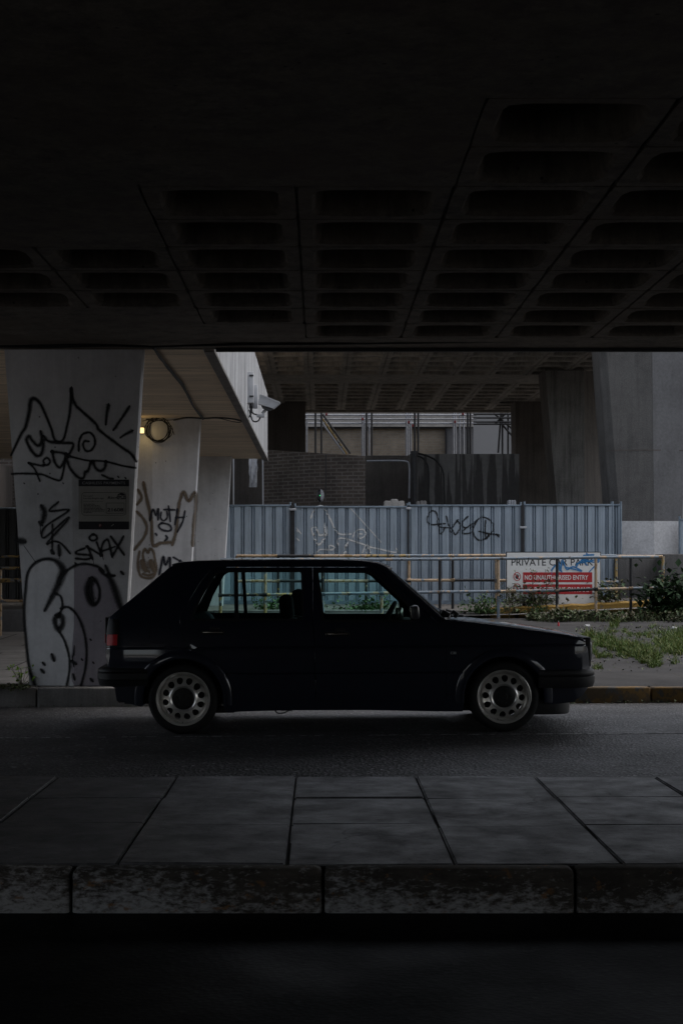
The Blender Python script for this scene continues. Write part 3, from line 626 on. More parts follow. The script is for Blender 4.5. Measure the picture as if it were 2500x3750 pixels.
# ------------------------------------------------------------------ cables, coil, lamp and camera
def cable(name, lst, label, cat='cable', mat='black', n=6):
    mb = MB()
    for pts, r in lst: mb.tube(catmull3(pts), r, n)
    return tag(mb.build(name, M[mat]), label, cat)
def catmull3(pts, k=6):
    pts = [Vector(p) for p in pts]; n = len(pts); q = []
    for i in range(n-1):
        p0, p1, p2, p3 = pts[max(i-1, 0)], pts[i], pts[i+1], pts[min(i+2, n-1)]
        for j in range(k):
            t = j/k; q.append(.5*((2*p1)+(p2-p0)*t+(2*p0-5*p1+4*p2-p3)*t*t+(3*p1-p0-3*p2+p3)*t**3))
    return q+[pts[-1]]
YC = 14.6
cable('edge_cable', [([P(x, y, YC) for x, y in ((-300, 1266), (0, 1268), (150, 1265), (330, 1262), (530, 1268), (560, 1270), (750, 1263), (900, 1258), (1100, 1259), (1250, 1254), (1370, 1249), (1600, 1253), (1870, 1244), (2100, 1248), (2380, 1240), (2600, 1242), (3000, 1240))], .011),
                     ([P(x, y, YC-.02) for x, y in ((-300, 1272), (0, 1270), (200, 1271), (400, 1266), (530, 1270), (700, 1266), (900, 1262), (1250, 1259), (1500, 1256), (1900, 1250), (2400, 1246), (3000, 1246))], .008)],
      'thick black cable sagging along the near deck edge')
def on_walk(x, y, d=.02):
    Y = (ZW-d-ZC)*F/(HY-y); return P(x, y, Y)
b1 = []
for k in range(4):
    b1.append(([on_walk(x+random.uniform(-4, 4), y+random.uniform(-3, 3), .02+.006*k) for x, y in ((560, 1273), (585, 1305), (612, 1340), (640, 1375), (668, 1412), (690, 1450), (710, 1490), (735, 1522), (744, 1533))], .011))
cable('cable_bundle', b1, 'bundle of black cables tied diagonally across the boarded soffit')
b2 = [([on_walk(x, y+o, .03) for x, y in ((535, 1534), (620, 1538), (680, 1528), (744, 1530), (800, 1528), (850, 1532), (885, 1538))]+[P(905, 1532, 22.6), P(918, 1510, 22.5), P(912, 1480, 22.4)], .006) for o in (0, 3)]
b2.append(([on_walk(744, 1532, .03), on_walk(800, 1532, .03), on_walk(850, 1543, .05), on_walk(882, 1545, .05), P(915, 1525, 22.5), P(922, 1500, 22.4), P(925, 1478, 22.4)], .006))
b2.append(([P(918, 1478, 22.3), P(924, 1510, 22.3), P(938, 1518, 22.3), P(955, 1520, 22.3)], .011)); b2.append(([P(912, 1500, 22.3), P(925, 1540, 22.3), P(945, 1541, 22.3), P(955, 1522, 22.3)], .011))
cable('camera_cable', b2, 'black cables running along the soffit edge to the security camera')
mb = MB()
for k in range(7):
    cx, cy, rx, ry = 580+random.uniform(-9, 7), 1572+random.uniform(-3, 6), 42+random.uniform(-6, 8), 40+random.uniform(-4, 6)
    mb.tube([P(cx+rx*math.cos(a*.2618), cy+ry*math.sin(a*.2618), YP[1]-.03-.006*k) for a in range(25)], .0052, 6, False)
mb.tube(catmull3([P(600, 1545, 22.24), P(620, 1560, 22.2), P(632, 1575, 22.2), P(638, 1592, 22.2)]), .005, 6)
mb.tube(catmull3([P(522, 1542, 22.26), P(545, 1536, 22.24), P(575, 1530, 22.24)]), .005, 6)
tag(mb.build('cable_coil', M['black']), 'loose coil of black cable hanging at the top of the second white pillar', 'cable coil')
lp = empty('wall_lamp', P(521, 1576, 22.2), 'small warm glowing lamp on the second pillar behind the near pillar edge', 'lamp')
mb = MB(); mb.bb(-.06, .024, -.06, .02, -.035, .035, .008); mb.build('lens', M['lamp'], lp)
mb = MB(); mb.bb(-.075, .028, .021, .13, -.045, .045, .008); mb.build('housing', M['greybox2'], lp)
L = bpy.data.lights.new('wall_lamp_light', 'POINT'); L.energy = .35; L.color = (1, .72, .32); L.shadow_soft_size = .05
lo = bpy.data.objects.new('wall_lamp_light', L); COL.objects.link(lo); lo.parent = lp; lo.location = (.02, -.12, -.06)
# control box and sensor on parapet, camera
YB_ = 22.3
bx = empty('control_box', P(912, 1420, YB_), 'upright grey control box bolted to the walkway parapet', 'junction box')
pb = lambda x, y, dy=0: P(x, y, YB_+dy)-Vector(bx.location)
mb = MB(); a, b = pb(895, 1364), pb(929, 1477); mb.bb(a.x, b.x, -.1, .1, b.z, a.z, .008); mb.build('body', M['greybox'], bx)
for yy in (1378, 1454):
    c = pb(925, yy); MB().bb(c.x-.04, c.x+.016, -.112, -.1, c.z-.012, c.z+.012).build('latch', M['darksteel'], bx)
a, b = pb(910, 1405), pb(942, 1492); mb = MB(); mb.bb(a.x, b.x, .14, .17, b.z, a.z, .005); mb.build('back_plate', M['greybox'], bx)
sn = empty('sensor_unit', P(872, 1415, 23.3), 'small black sensor unit on a bracket beside the grey control box', 'sensor'); mb = MB()
a, b = P(865, 1402, 23.3)-Vector(sn.location), P(879, 1430, 23.3)-Vector(sn.location); mb.bb(a.x, b.x, -.06, .06, b.z, a.z, .012); mb.build('body', M['signblack'], sn)
mb = MB(); mb.tube([P(872, 1432, 23.3)-Vector(sn.location), P(885, 1443, 23.2)-Vector(sn.location), P(895, 1440, 23.0)-Vector(sn.location)], .012, 8); mb.build('bracket', M['darksteel'], sn)
cam = empty('security_camera', P(958, 1515, 22.3), 'pale grey security camera pointing down to the right off the parapet', 'camera')
pc = lambda x, y, Y=22.3: P(x, y, Y)-Vector(cam.location)
mb = MB(); q = [(945, 1474), (952, 1446), (958, 1447), (1025, 1474), (1023, 1478), (1002, 1496), (945, 1478)]
mb.prism(q, lambda x, y: pc(x, y, 22.2), (0, .13, 0)); mb.build('housing', M['greybox2'], cam, smooth=False)
mb = MB(); mb.prism([(950, 1445), (955, 1443), (1026, 1472), (1024, 1476)], lambda x, y: pc(x, y, 22.19), (0, .15, 0)); mb.build('sunshield', M['greybox'], cam, smooth=False)
mb = MB(); mb.prism([(955, 1484), (1000, 1496), (988, 1503), (975, 1502), (960, 1493)], lambda x, y: pc(x, y, 22.22), (0, .09, 0)); mb.build('underside', M['darksteel'], cam, smooth=False)
mb = MB(); mb.tube([pc(972, 1500), pc(962, 1512), pc(962, 1522), pc(940, 1523)], .022, 10); mb.bb(-.04, .04, -.04, .04, -.05, -.01, .006); mb.build('bracket', M['greybox'], cam)

# ------------------------------------------------------------------ hoarding
YF = 30.5
def prof_y(x):
    t = ((x-P(1088, 0, YF).x) % .197)/.197
    if t < .56: return .004 if .27 < t < .30 else 0.0
    for a in (.56, .78):
        if a <= t < a+.15: q = (t-a)/.15; return .042*min(1, q/.3, (1-q)/.3)
    return 0.0
def panel(xa, xb, ytop, label, Y=YF, yaw=0.0, ybase=2195, mat='fence'):
    x0, x1 = P(xa, 0, Y).x, P(xb, 0, Y).x; zt = P(0, ytop, Y).z; zb = P(0, ybase, Y).z-.12
    e = empty('steel_hoarding', ((x0+x1)/2, Y, zb), label, 'hoarding panel', 'blue-grey corrugated steel hoarding panels')
    e.rotation_euler.z = yaw
    xm = (x0+x1)/2; xs = []; x = x0
    while x < x1: xs.append(x); x += .0066
    xs.append(x1); mb = MB(); mb.grid([[(x-xm, prof_y(x), 0) for x in xs], [(x-xm, prof_y(x), zt-zb-.03) for x in xs]]); mb.build('sheet', M[mat], e, angle=20)
    mb = MB(); mb.bb(x0-xm, x1-xm, -.022, .05, zt-zb-.035, zt-zb, .006); mb.build('top_rail', M['fencetrim'], e)
    mb = MB()
    for xx in (x0-xm-.012, x1-xm+.012): MB().tube([(xx, .01, 0), (xx, .01, zt-zb+.05)], .02, 8).build('edge_tube', M['fencetrim'], e)
    mb = MB(); mb.bb(x0-xm, x1-xm, -.03, .05, -.05, .10); mb.build('base_rail', M['fencetrim'], e, smooth=False)
    return e
panel(640, 1060, 1848, 'hoarding panel beside the farthest white pillar, ending at a black post gap')
fb = panel(1082, 1489, 1853, 'hoarding panel with faint white graffiti outline and spiral')
fc = panel(1500, 1904, 1848, 'hoarding panel with black looping tag, left of the car park sign')
panel(1922, 2240, 1846, 'hoarding panel standing behind the private car park sign')
panel(2240, 2270, 1846, 'narrow hoarding panel turned back against the concrete pier', YF+.12, R(-20))
panel(-330, 110, 1858, 'hoarding panel coloured as if in shade, left of the graffitied pillar', 30.9, 0, 2200, 'fence_shaded')
panel(2490, 2700, 1900, 'hoarding panel edge at the far right beside the white band', 30.9)
for i, (x, w, lb) in enumerate(((1071, 15, 'black hoarding post left of the white spiral graffiti'), (1495, 6, 'thin hoarding post between the white and the black graffiti'), (1913, 13, 'black hoarding post just left above the car park sign'))):
    e = empty('hoarding_post', P(x, 2195, YF-.02), lb, 'post', 'posts between the hoarding panels'); mb = MB(); hw = w/2*YF/F; mb.bb(-hw, hw, -.03, .03, -.1, 1.78); mb.build('upright', M['darksteel'], e, smooth=False)
    mb = MB(); zc_ = (1.70, 1.72, 1.36)[i]; mb.bb(-hw-.03, hw+.03, -.07, -.035, zc_-.02, zc_+.02, .006); mb.build('clamp', M['greybox'], e)
def ff(e):
    def fn(xo, yo, lift=0.0):
        p = P(xo, yo, YF); p.y = YF+prof_y(p.x)-lift; return p
    return fn
c2 = lambda x, y: (750+x/1.568, 1200+y/1.568); c3 = lambda x, y: (1500+x/1.568, 1200+y/1.568)
wh = [([(610, 1090), (625, 1050), (645, 1030), (680, 1030), (720, 1100), (765, 1180), (835, 1185)], 9), ([(830, 1030), (920, 1130), (1010, 1230)], 5), ([(690, 1130), (690, 1180), (655, 1190), (640, 1150), (615, 1160), (650, 1245), (690, 1200), (700, 1150)], 11), ([(850, 1200), (870, 1165), (910, 1160), (922, 1190), (890, 1210), (880, 1185), (900, 1185)], 8),
      ([(765, 1245), (768, 1212), (820, 1215), (960, 1262)], 8), ([(930, 1300), (945, 1262), (1090, 1290), (1100, 1270)], 8), ([(820, 1220), (800, 1300)], 12), ([(640, 1300), (660, 1275), (730, 1275), (742, 1258), (715, 1252), (710, 1272)], 8), ([(515, 1140), (550, 1180)], 8), ([(530, 1170), (515, 1145)], 6), ([(515, 1200), (538, 1220)], 8), ([(905, 1290), (930, 1245), (950, 1290)], 7)]
keep(strokes('graffiti', M['spraywhite'], fb, wh, c2, ff(fb), 'faint white sprayed peaks and spiral', step=2), fb)
bl = [([(165, 1105), (150, 1060), (120, 1055), (100, 1100), (120, 1130), (200, 1125)], 8), ([(160, 1110), (175, 1185), (200, 1150)], 8), ([(210, 1085), (222, 1130), (235, 1172)], 8), ([(175, 1145), (235, 1150)], 6), ([(275, 1105), (245, 1150), (262, 1188), (292, 1140), (272, 1108)], 8), ([(332, 1085), (300, 1120), (318, 1150), (356, 1128)], 8), ([(320, 1150), (300, 1180), (350, 1178), (360, 1150)], 8),
      ([(350, 1150), (380, 1110), (420, 1088), (465, 1110), (482, 1150), (455, 1195), (405, 1222), (370, 1195), (365, 1150), (385, 1110)], 8), ([(435, 1108), (432, 1160), (438, 1212), (452, 1185)], 8), ([(400, 1170), (450, 1182), (510, 1190)], 8), ([(500, 1188), (508, 1198)], 9)]
keep(strokes('graffiti', M['spray'], fc, bl, c3, ff(fc), 'looping black sprayed tag', step=2), fc)

# ------------------------------------------------------------------ railings
RM = {'c': 'rail_cream', 'b': 'rail_blue', 'y': 'rail_yellow', 'k': 'rail_black'}
def railing(name, label, Y, posts, tops, mids, grp, r=.026):
    e = empty(name, P(posts[len(posts)//2][0], posts[0][2], Y), label, 'railing', grp); q = lambda x, y: P(x, y, Y)-Vector(e.location)
    for (x, yt, yb_, c) in posts:
        mb = MB(); mb.tube([q(x, yb_+14), q(x, yt)], r, 12); a = q(x, yt)
        o = mb.build('post', M[RM[c[0]]], e)
        if len(c) > 1:
            mb = MB(); mid = yt+(yb_-yt)*.62; mb.tube([q(x, yb_+14), q(x, mid)], r+.0015, 12); mb.build('painted_band', M[RM[c[1]]], o)
    for nm, L in (('top_rail', tops), ('mid_rail', mids)):
        for (x0, y0, x1, y1, c) in L:
            mb = MB(); mb.tube([q(x0, y0)+Vector((0, -.012, 0)), q((x0+x1)/2, (y0+y1)/2)+Vector((0, -.012, random.uniform(-.003, .003))), q(x1, y1)+Vector((0, -.012, 0))], r, 12)
            if nm == 'mid_rail':
                for xx, yy in ((x0, y0), (x1, y1)):
                    t = q(xx, yy); mb.tube([t+Vector((-.035, -.012, 0)), t+Vector((.035, -.012, 0))], r+.008, 12)
            mb.build(nm, M[RM[c]], e)
    return e
rg = 'peeling tube railings along the pavement edge'
railing('tube_railing', 'long front railing of peeling cream, blue and black tubes behind the car', 28.0,
        [(807, 2060, 2262, 'ky'), (971, 2052, 2262, 'cy'), (1182, 2050, 2262, 'kb'), (1397, 2049, 2264, 'bc'), (1610, 2048, 2266, 'k'), (1824, 2046, 2267, 'cb'), (2039, 2043, 2266, 'k'), (2181, 2041, 2265, 'c'), (2309, 2040, 2260, 'k'), (2446, 2108, 2230, 'c')],
        [(807, 2050, 1182, 2049, 'b'), (1182, 2049, 1610, 2048, 'b'), (1610, 2048, 2039, 2043, 'b'), (2039, 2043, 2181, 2041, 'b'), (2181, 2041, 2410, 2040, 'b')],
        [(807, 2180, 971, 2178, 'k'), (971, 2178, 1100, 2176, 'y'), (1100, 2176, 1182, 2175, 'b'), (1182, 2175, 1397, 2172, 'b'), (1397, 2172, 1500, 2170, 'c'), (1500, 2170, 1610, 2168, 'b'), (1610, 2168, 1824, 2166, 'b'), (1824, 2166, 1880, 2165.5, 'c'), (1880, 2165.5, 2039, 2163, 'b'), (2039, 2163, 2181, 2158, 'k'), (2181, 2158, 2309, 2155, 'c'), (2309, 2155, 2440, 2151, 'b')], rg)
railing('tube_railing', 'rear railing of mottled rusty tubes just in front of the hoarding', 29.35,
        [(867, 2036, 2240, 'c'), (1018, 2036, 2236, 'k'), (1180, 2036, 2236, 'c'), (1340, 2036, 2232, 'k'), (1497, 2035, 2232, 'c'), (1657, 2035, 2230, 'k'), (1816, 2034, 2225, 'c'), (1975, 2034, 2220, 'k'), (2120, 2034, 2215, 'c'), (2255, 2036, 2200, 'y'), (2427, 2037, 2180, 'y')],
        [(867, 2036, 1015, 2036, 'c'), (1015, 2036, 1150, 2036, 'k'), (1150, 2036, 1340, 2036, 'c'), (1340, 2036, 1500, 2035, 'y'), (1500, 2035, 1640, 2035, 'b'), (1640, 2035, 1850, 2034, 'c'), (1850, 2034, 2120, 2034, 'b'), (2120, 2034, 2255, 2035, 'b'), (2255, 2037, 2425, 2038, 'c')],
        [(867, 2129, 1018, 2128, 'c'), (1018, 2128, 1180, 2128, 'k'), (1180, 2128, 1340, 2128, 'c'), (1340, 2128, 1497, 2127, 'k'), (1497, 2125, 1657, 2125, 'c'), (1657, 2125, 1816, 2125, 'k'), (1816, 2126, 1975, 2128, 'c'), (1975, 2128, 2120, 2130, 'b'), (2120, 2130, 2255, 2132, 'b')], rg)
railing('tube_railing', 'short orange-rusted railing seen left of the graffitied pillar', 23.0,
        [(2, 2078, 2345, 'c'), (-190, 2078, 2345, 'c')], [(-300, 2082, 2, 2081, 'y'), (2, 2081, 96, 2080, 'y')], [(-300, 2128, 2, 2128, 'y'), (2, 2128, 96, 2127, 'y'), (2, 2200, 96, 2202, 'c')], rg, .02)
railing('tube_railing', 'farther thin rusty rail left of the graffitied pillar, against the dark hoarding', 29.0, [(-160, 2036, 2215, 'y'), (86, 2036, 2215, 'c')], [(-300, 2038, -160, 2038, 'y'), (-160, 2038, 86, 2038, 'y')], [(-160, 2122, 86, 2122, 'y')], rg, .022)

# ------------------------------------------------------------------ car park sign
YS = 29.0; g3 = lambda x, y: (1780+x*.4592, 2000+y*.4592)
sg = empty('car_park_sign', P(2025, 2215, YS), 'large white private car park board with two red warning bars', 'sign')
def sf(l): return lambda x, y: P(*g3(x, y), YS)+Vector((0, -l, 0))-Vector(sg.location)
mb = MB(); quad(mb, 157, 913, 45, 462, sf(0), .03); mb.build('backing', M['signblack'], sg, smooth=False)
mb = MB(); quad(mb, 164, 908, 52, 462, sf(.004), .003); mb.build('face', M['signwhite'], sg, smooth=False)
mb = MB(); text_mesh(mb, 'PRIVATE CAR PARK', sf(.006), 200, 852, 101, 156, bold=.006); mb.build('heading', M['signblack'], sg, smooth=False)
for y0_, y1_, t_, x1_ in ((209, 288, 'NO UNAUTHORISED ENTRY', 812), (305, 384, 'NO PEDESTRIANS ON RAMP', 828)):
    mb = MB(); quad(mb, 292, 844, y0_, y1_, sf(.006), .001); rb_ = mb.build('red_bar', M['signred'], sg, smooth=False)
    mb = MB(); text_mesh(mb, t_, sf(.008), 305, x1_, y0_+22, y0_+60, bold=.02); mb.build('bar_text', M['signwhite'], rb_, smooth=False)
for cy in (243, 333):
    mb = MB(); pts = [(245+27*math.cos(R(a)), cy+32*math.sin(R(a))) for a in range(0, 361, 15)]; outline(mb, pts, 6, sf(.0065)); outline(mb, [(227, cy-22), (263, cy+22)], 6, sf(.0085)); mb.build('prohibition_ring', M['signred'], sg, smooth=False)
mb = MB(); mb.prism([(238, 262), (252, 262), (258, 243), (262, 232), (258, 231), (253, 240), (253, 224), (250, 223), (248, 238), (246, 222), (243, 223), (243, 238), (239, 226), (236, 227), (238, 242), (233, 240), (231, 243)], sf(.0075), (0, .0008, 0)); mb.build('pictogram', M['signblack'], sg, smooth=False); mb = MB()
mb.prism([(243, 312), (248, 312), (249, 317), (252, 330), (249, 332), (250, 352), (247, 352), (245, 338), (241, 352), (238, 351), (242, 333), (240, 325), (237, 333), (235, 332), (240, 318)], sf(.0075), (0, .0008, 0)); mb.build('pictogram', M['signblack'], sg, smooth=False)
for x_ in (-.55, .49): MB().bb(x_, x_+.06, .031, .08, -.4, .5).build('support_post', M['darksteel'], sg, smooth=False)
blue = [([(520, 190), (560, 150), (590, 195), (605, 110), (640, 185), (690, 165), (755, 195)], 10), ([(575, 130), (590, 185), (600, 205)], 9), ([(640, 170), (755, 200)], 9), ([(715, 165), (740, 130), (800, 100), (850, 90)], 12), ([(720, 140), (860, 110)], 9), ([(780, 75), (850, 70)], 12), ([(800, 60), (815, 90), (790, 130), (800, 150)], 9), ([(890, 105), (870, 150), (820, 205)], 7), ([(760, 110), (880, 130), (900, 105)], 9), ([(525, 180), (520, 225)], 3), ([(850, 75), (760, 120)], 8)]
def bf(xo, yo, lift=0.0): return P(xo, yo, YS)+Vector((0, -.009-lift, 0))-Vector(sg.location)
tag(strokes('graffiti', M['sprayblue'], sg, blue, g3, bf, 'blue spray scrawl over the heading'), 'blue spray scrawl over the heading')

# ------------------------------------------------------------------ right-hand piers and blocks
Yp = 31.0
def pier(name, Yp, cols, y0, y1, label, mats, grp=None, ztop=6.4):
    "cols: (x at photo row y0, x at photo row y1, dY) corners from left to right; prism with matching back"
    e = empty(name, P(cols[1][1], y1, Yp), label, 'pier', grp)
    def row(z, out=0.0):
        yo = HY-(z-ZC)*F/Yp; t = (yo-y0)/(y1-y0); r = []
        for xa, xb, dy in cols: p = P(xa+(xb-xa)*t, yo, Yp+dy); r.append(Vector((p.x, p.y-out, z))-Vector(e.location))
        return r
    e['_'] = 1; del e['_']
    return e, row
e, row = pier('concrete_pier', Yp, [(2192, 2232, .22), (2221, 2264, .03), (2387, 2393, 0), (2530, 2498, .18)], 1283, 1840, 'massive rough concrete pier with a white band at the right edge', None)
zs = [.3, 1.5, 2.2, 3.0, 4.0, 5.5, 7.0]
mb = MB(); mb.grid([row(z)+[row(z)[3]+Vector((0, 1.2, 0)), row(z)[0]+Vector((0, .8, 0)), row(z)[0]] for z in zs]); mb.build('shaft', M['rough'], e, angle=5)
mb = MB(); mb.grid([row(z, .004)[2:4] for z in zs]); mb.build('smooth_face', M['smoothc'], e, smooth=False)
mb = MB(); zw = [P(0, y, Yp).z for y in (2033, 1908)]; mb.grid([row(z, .009) for z in zw]); mb.grid([row(zw[1], .009), row(zw[1])]); mb.build('white_band', M['whiteband'], e, smooth=False)
mb = MB(); zj = P(0, 1648, Yp).z; mb.grid([row(z, .006) for z in (zj-.012, zj+.012)]); mb.build('pour_joint', M['dark_conc'], e, smooth=False)
e, row = pier('concrete_pier', 35.2, [(1995, 2037, .0), (2138, 2140, 0), (2192, 2235, 1.1)], 1348, 1830, 'shadowed concrete pier left of the massive rough pier', None)
mb = MB(); mb.grid([row(z)+[row(z)[0]+Vector((0, 1.1, 0)), row(z)[0]] for z in (.3, 2, 3, 4, 5.6)]); mb.build('shaft', M['dark_conc'], e, angle=5)
mb = MB(); mb.grid([row(z, .005)[0:2] for z in (.3, 1.4, 2.6, 3.3, 4.1, 5.56)]); mb.build('lit_front_face', M['pierface_lit'], e, smooth=False)
e, row = pier('concrete_pier', 42.0, [(1886, 1890, 0), (2006, 2012, 0), (2030, 2036, .8)], 1478, 1830, 'farthest dark pier beside the scaffold opening', None)
mb = MB(); mb.grid([row(z)+[row(z)[0]+Vector((0, 1.0, 0)), row(z)[0]] for z in (.3, 2, 3, 4, 5.6)]); mb.build('shaft', M['dark_conc'], e, angle=5)
for x0, x1, yt, Y, d, lb in ((2262, 2428, 2037, 30.3, .5, 'rough concrete block below the white band of the pier'), (2432, 2640, 2029, 29.6, .9, 'taller rough concrete block at the far right above the ivy')):
    e = empty('concrete_block', P((x0+x1)/2, 2200, Y), lb, 'concrete block', 'rough concrete blocks at the ramp foot'); a, b = P(x0, yt, Y)-Vector(e.location), P(x1, 2290, Y)-Vector(e.location)
    mb = MB(); mb.bb(a.x, b.x, 0, d, b.z, a.z, .02); mb.build('block', M['rough'], e)
tag(MB().bb(-6.6, -6.3, 16.2, 33, -.3, 3.3).build('wall_or_blocker', M['dark_conc'], smooth=False), 'unseen dark wall added at far left to block light', 'wall')  # added out of view to keep light off the far-left hoarding
tag(MB().bb(-4.5, -4.2, 5.4, 10.3, -.3, Z1).build('wall_or_blocker', M['dark_conc'], smooth=False), 'unseen dark wall added left of the camera to darken the foreground', 'wall')  # added light blocker for the near slabs, outside the view
tag(MB().bb(-4.2, 9.2, -2.1, -1.81, -.3, Z1).build('wall_or_blocker', M['dark_conc'], smooth=False), 'unseen dark wall added behind the camera to block light', 'wall')  # added behind the camera to cut light from the rear opening
# low wall on the far left
tag(MB().bb(-9, P(100, 0, 24).x, 24, 24.3, .1, .63, .01).build('low_wall', M['smoothc']), 'low smooth concrete wall left of the graffitied pillar', 'wall')

# ------------------------------------------------------------------ dim yard beyond the hoarding
def wall(name, x0, x1, y0, y1, Y, d, mat, label, cat='wall'):
    a, b = P(x0, y0, Y), P(x1, y1, Y); return tag(MB().bb(a.x, b.x, Y, Y+d, b.z, a.z).build(name, M[mat], smooth=False), label, cat)
# curved brick wall
mb = MB(); pts = []
for i in range(15):
    t = i/14; xo = 962+(1338-962)*t; Y = 34.6-1.5*math.sin(math.pi*.5*t); yt = 1646+24*t
    p = P(xo, yt, Y); pts.append((p.x, Y, p.z))
rows = [[(x, y, .3), (x, y, z), (x, y+.22, z), (x, y+.22, .3)] for x, y, z in pts]
mb.grid(rows); mb.add(rows[-1], [(0, 1, 2, 3)])
tag(mb.build('brick_wall', M['brick'], smooth=False), 'dim curved brown brick wall carrying the bulkhead light', 'wall')
wall('dark_wall', 1338, 1500, 1668, 2100, 35.6, .3, 'dark_conc', 'dark recessed wall with a bent grey conduit')
wall('stained_wall', 1500, 1900, 1662, 2100, 34.6, .3, 'drip', 'dark wall streaked with pale run-off stains under the scaffold')
wall('wall_or_blocker', 600, 966, 1440, 2100, 37.5, .3, 'dark_conc', 'black shadowed wall behind the security camera')
wall('wall_or_blocker', 960, 1118, 1440, 1700, 42.5, .3, 'dark_conc', 'narrow dark wall left of the scaffold opening')
wall('brick_wall', -900, 240, 1600, 2200, 33.2, .3, 'brick', 'dim brick wall above the dark hoarding at far left')
e = empty('hanging_sheet', P(925, 1730, 32.5), 'torn pale sheet hanging over the hoarding beside the white pillar', 'sheet')
mb = MB(); rows = []
for j in range(7):
    y = 1676+j*18; rows.append([P(912+(30)*i/5+random.uniform(-2, 2)*(i in (0, 5)), y, 32.5+.02*math.sin(i*2+j))-Vector(e.location) for i in range(6)])
mb.grid(rows); mb.build('cloth', M['parapet'], e)
tag(MB().tube([P(962, 1660, 32.7), P(963, 1860, 32.7)], .014, 8).build('wall_pipe', M['greybox2']), 'slim grey pipe running up beside the brick wall', 'pipe')
tag(MB().bb(P(853, 0, 32).x, P(857, 0, 32).x, 31.98, 32.03, 1.2, P(0, 1676, 32).z).build('door_jamb', M['greybox'], smooth=False), 'thin pale upright trim beside the farthest white pillar', 'trim')
mb = MB(); mb.tube(catmull3([P(1342, 1688, 34.4), P(1400, 1687, 34.4), P(1465, 1687, 34.4), P(1492, 1692, 34.4), P(1499, 1712, 34.4), P(1499, 1760, 34.4), P(1498, 1825, 34.4)]), .022, 10); tag(mb.build('conduit', M['steel']), 'bent grey conduit on the dark recessed wall', 'pipe')
mb = MB(); mb.tube([P(1517, 1652, 34.3), P(1517, 1850, 34.3)], .055, 12); mb.tube([P(1517, 1652, 34.3), P(1517, 1664, 34.3)], .08, 12); tag(mb.build('downpipe', M['darksteel']), 'thick black downpipe between the recess and the stained wall', 'pipe')
cable('wall_cable', [([P(x, y, 34.4) for x, y in ((1530, 1660), (1565, 1670), (1600, 1690), (1622, 1730), (1625, 1790), (1626, 1850))], .022), ([P(x, y, 34.4) for x, y in ((1525, 1668), (1550, 1680), (1566, 1710), (1570, 1760), (1568, 1830), (1578, 1850))], .02)], 'two black cables looping down the stained wall')
bh = empty('bulkhead_light', P(1173, 1815, 33.0), 'oval bulkhead light with a green indicator on the brick wall', 'light')
mb = MB(); mb.lathe([(0, -.06), (.06, -.055), (.085, -.02), (.09, .05)], 24); o = mb.build('body', M['greybox2'], bh); o.scale = (.9, 1, 1.5)
mb = MB(); mb.lathe([(0, -.064), (.062, -.058), (.088, -.022), (.0885, -.018)], 24)
mb.v = [(min(x, .005), y, z) for x, y, z in mb.v]; o = mb.build('dark_cover', M['signblack'], bh); o.scale = (.9, 1.02, 1.5)
mb = MB(); mb.lathe([(0, -.075), (.008, -.072), (.009, -.06)], 12, c=(-.01, 0, 0)); mb.build('indicator', M['greenled'], bh)
mb = MB(); mb.tube([(.1, .05, .0), (.11, .05, .3), (.11, .05, .84)], .01, 8); mb.build('feed_pipe', M['black'], bh)
for x0, x1, yt, m_, lb in ((1405, 1480, 1828, 'paleband', 'low pile of pale rubble sacks showing over the hoarding'), (1525, 1560, 1828, 'kerb', 'small concrete lump showing over the hoarding by the downpipe'), (1858, 1886, 1827, 'greybox2', 'small grey box frame on the hoarding top')):
    a, b = P(x0, yt, 32.4), P(x1, 1870, 32.4); mb = MB()
    for i in range(3): w = (b.x-a.x)/3; mb.box((a.x+w*(i+.5), 32.4, (a.z+b.z)/2-random.uniform(0, .05)), (w*1.1, .3, a.z-b.z), Matrix.Rotation(random.uniform(-.15, .15), 3, 'Y'), .03)
    tag(mb.build('rubble_pile', M[m_]), lb, 'rubble')
# scaffold, building and sky stand-in beyond
YSC = 47.0; s6 = lambda x, y: (1060+x/1.742, 1460+y/1.742)
sc = empty('scaffold', P(1400, 1690, YSC), 'tube scaffold of grey and black poles in front of the buff building', 'scaffold')
sp = lambda x, y, Y=YSC: P(*s6(x, y), Y)-Vector(sc.location)
for x, d, m_ in ((165, 0, 'darksteel'), (203, 0, 'darksteel'), (490, 0, 'darksteel'), (524, 0, 'darksteel'), (798, 0, 'darksteel'), (820, 0, 'darksteel'), (1135, 0, 'darksteel'), (1152, 0, 'darksteel'), (110, .8, 'steel'), (464, .8, 'steel'), (476, .9, 'steel'), (508, 1.2, 'steel'), (745, .8, 'steel'), (757, .9, 'steel'), (772, 1.1, 'steel'), (1045, .8, 'steel'), (1058, .9, 'steel'), (1085, 1.2, 'steel'), (1110, 1.2, 'steel'), (1357, .4, 'darksteel'), (1393, .4, 'darksteel'), (1425, .4, 'darksteel')):
    mb = MB(); p = sp(x, 900, YSC+d); q = sp(x, -60, YSC+d); mb.tube([p, q], .03, 8); mb.build('standard', M[m_], sc)
for x0, x1, y, d, m_ in ((100, 1190, 105, .5, 'steel'), (100, 1190, 131, .6, 'steel'), (100, 1190, 157, .9, 'steel'), (100, 1440, 78, 0, 'darksteel'), (1170, 1430, 98, .2, 'darksteel'), (1170, 1430, 122, .2, 'darksteel'), (1170, 1430, 148, .2, 'darksteel'), (1170, 1430, 162, .2, 'darksteel'), (1170, 1430, 66, .2, 'steel')):
    MB().tube([sp(x0, y, YSC+d), sp(x1, y, YSC+d)], .026, 8).build('ledger', M[m_], sc)
